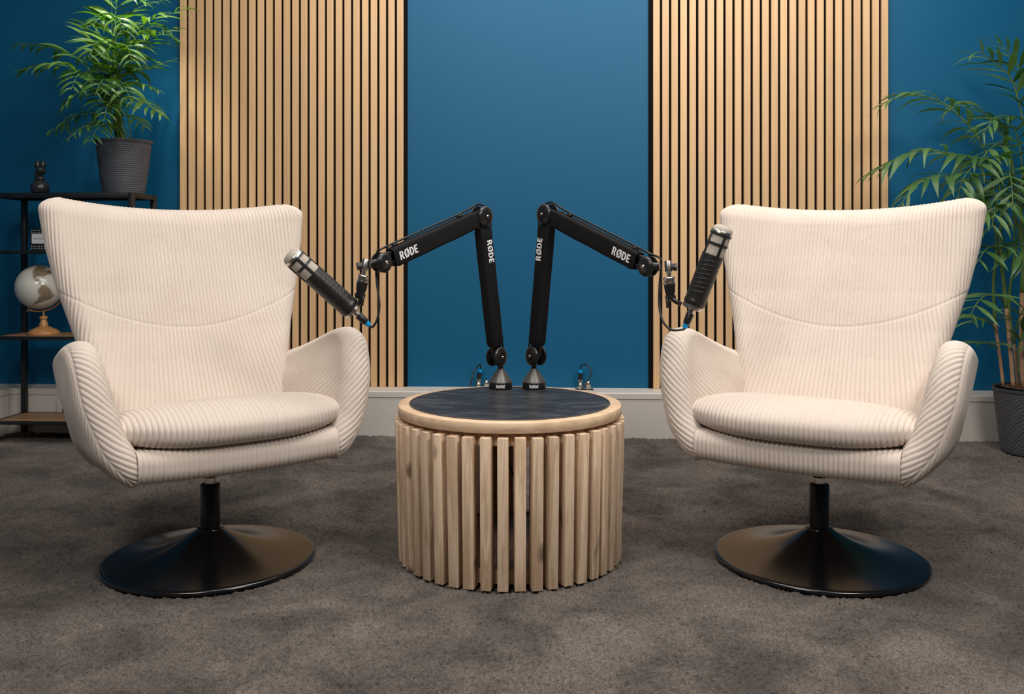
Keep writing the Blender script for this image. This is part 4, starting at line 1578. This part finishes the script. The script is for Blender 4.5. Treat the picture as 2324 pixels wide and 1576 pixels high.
# canes: (pixel path), bottom part brown, top green
canes = [([(2277, 876), (2268, 800), (2258, 730)], [(2258, 730), (2255, 640), (2262, 560), (2250, 470)], 3.66, 0.0066, 0.0068),
         ([(2300, 880), (2292, 790), (2284, 700)], [(2284, 700), (2276, 620), (2270, 540), (2280, 440)], 3.62, 0.0078, 0.0076),
         ([(2322, 880), (2318, 780), (2320, 665)], [(2320, 665), (2322, 590), (2318, 480), (2322, 380)], 3.70, 0.0092, 0.0090),
         ([(2312, 885), (2306, 830), (2302, 780)], [(2302, 780), (2290, 700), (2300, 600), (2330, 420)], 3.76, 0.006, 0.006),
         ([(2345, 880), (2352, 780), (2350, 640)], [(2350, 640), (2350, 520), (2345, 380), (2335, 250)], 3.74, 0.010, 0.009)]
for low, high, dep, r0, r1 in canes:
    loc = rpl.location
    tube('cane', [P(*q, dep) - loc for q in low], [r0, r0 * 0.95, r0], 'cane_brown', rpl, 12, 12)
    tube('cane', [P(*q, dep) - loc for q in high], [r1, r1 * 0.9, r1 * 0.7, r1 * 0.4], 'cane_green', rpl, 12, 24)
fr_right = [
    # long arching frond towards the slat panel
    ([(2262, 480), (2235, 340), (2150, 240), (2060, 215), (1995, 238)], 3.62, 3.66, 11, 0.155, 0.35, 0.8),
    ([(2275, 500), (2255, 380), (2165, 350), (2075, 345), (1966, 398)], 3.60, 3.62, 12, 0.165, 0.30, 0.8),
    ([(2262, 520), (2210, 420), (2140, 400), (2080, 420), (2040, 470)], 3.56, 3.50, 8, 0.16, 0.35, 0.9),
    ([(2310, 460), (2285, 330), (2240, 262), (2180, 240), (2140, 262)], 3.76, 3.84, 9, 0.14, 0.35, 0.8),
    ([(2335, 330), (2300, 190), (2265, 150), (2225, 120), (2200, 130)], 3.68, 3.64, 8, 0.15, 0.3, 0.3),
    ([(2340, 300), (2325, 200), (2310, 150), (2285, 115), (2262, 95)], 3.72, 3.70, 7, 0.14, 0.3, 0.3),
    ([(2290, 520), (2270, 400), (2235, 360), (2190, 400), (2170, 460)], 3.64, 3.46, 9, 0.15, 0.35, 0.9),
    ([(2300, 500), (2300, 380), (2280, 330), (2245, 340), (2205, 400)], 3.70, 3.56, 9, 0.14, 0.35, 0.9),
    ([(2320, 480), (2318, 360), (2300, 290), (2262, 270), (2225, 310)], 3.72, 3.60, 9, 0.14, 0.35, 0.8),
    ([(2325, 430), (2330, 300), (2345, 230), (2370, 215), (2400, 250)], 3.70, 3.60, 8, 0.14, 0.35, 0.8),
    ([(2300, 560), (2310, 440), (2330, 400), (2360, 420), (2390, 470)], 3.68, 3.55, 8, 0.14, 0.35, 0.8),
    ([(2262, 600), (2258, 520), (2240, 480), (2215, 480), (2190, 510)], 3.62, 3.48, 6, 0.15, 0.35, 0.8),
    ([(2272, 620), (2272, 575), (2285, 555), (2310, 570), (2330, 600)], 3.60, 3.46, 5, 0.15, 0.3, 0.8),
    ([(2270, 600), (2266, 570), (2250, 560), (2235, 570), (2215, 600)], 3.60, 3.48, 4, 0.15, 0.2, 0.7),
    ([(2280, 690), (2262, 670), (2240, 670), (2220, 685), (2200, 720)], 3.64, 3.50, 5, 0.13, 0.3, 0.5),
    ([(2265, 760), (2250, 735), (2235, 725), (2215, 722), (2200, 735)], 3.66, 3.55, 4, 0.12, 0.2, 0.5),
    ([(2268, 790), (2250, 782), (2235, 778), (2215, 776), (2200, 780)], 3.66, 3.55, 3, 0.11, 0.2, 0.4),
    ([(2300, 780), (2310, 730), (2325, 700), (2340, 700), (2360, 720)], 3.64, 3.52, 5, 0.13, 0.3, 0.5),
    ([(2312, 850), (2310, 800), (2316, 770), (2325, 745), (2335, 720)], 3.62, 3.58, 4, 0.12, 0.3, 0.2),
    ([(2310, 520), (2290, 440), (2255, 410), (2220, 430), (2195, 480)], 3.76, 3.66, 9, 0.14, 0.3, 0.8),
    ([(2318, 560), (2300, 470), (2275, 440), (2262, 460), (2250, 520)], 3.62, 3.44, 8, 0.14, 0.3, 0.9),
    ([(2322, 520), (2305, 420), (2292, 390), (2295, 410), (2300, 470)], 3.60, 3.44, 8, 0.14, 0.3, 0.9),
]
for px, d0, d1, npairs, ln, st, drp in fr_right:
    pts = [P(q[0], q[1], d0 + (d1 - d0) * i / (len(px) - 1)) for i, q in enumerate(px)]
    palm2.frond(pts, npairs, ln * 1.18, st, drp, 0.0034, 0.45, ymax=4.05)
palm2.finish()
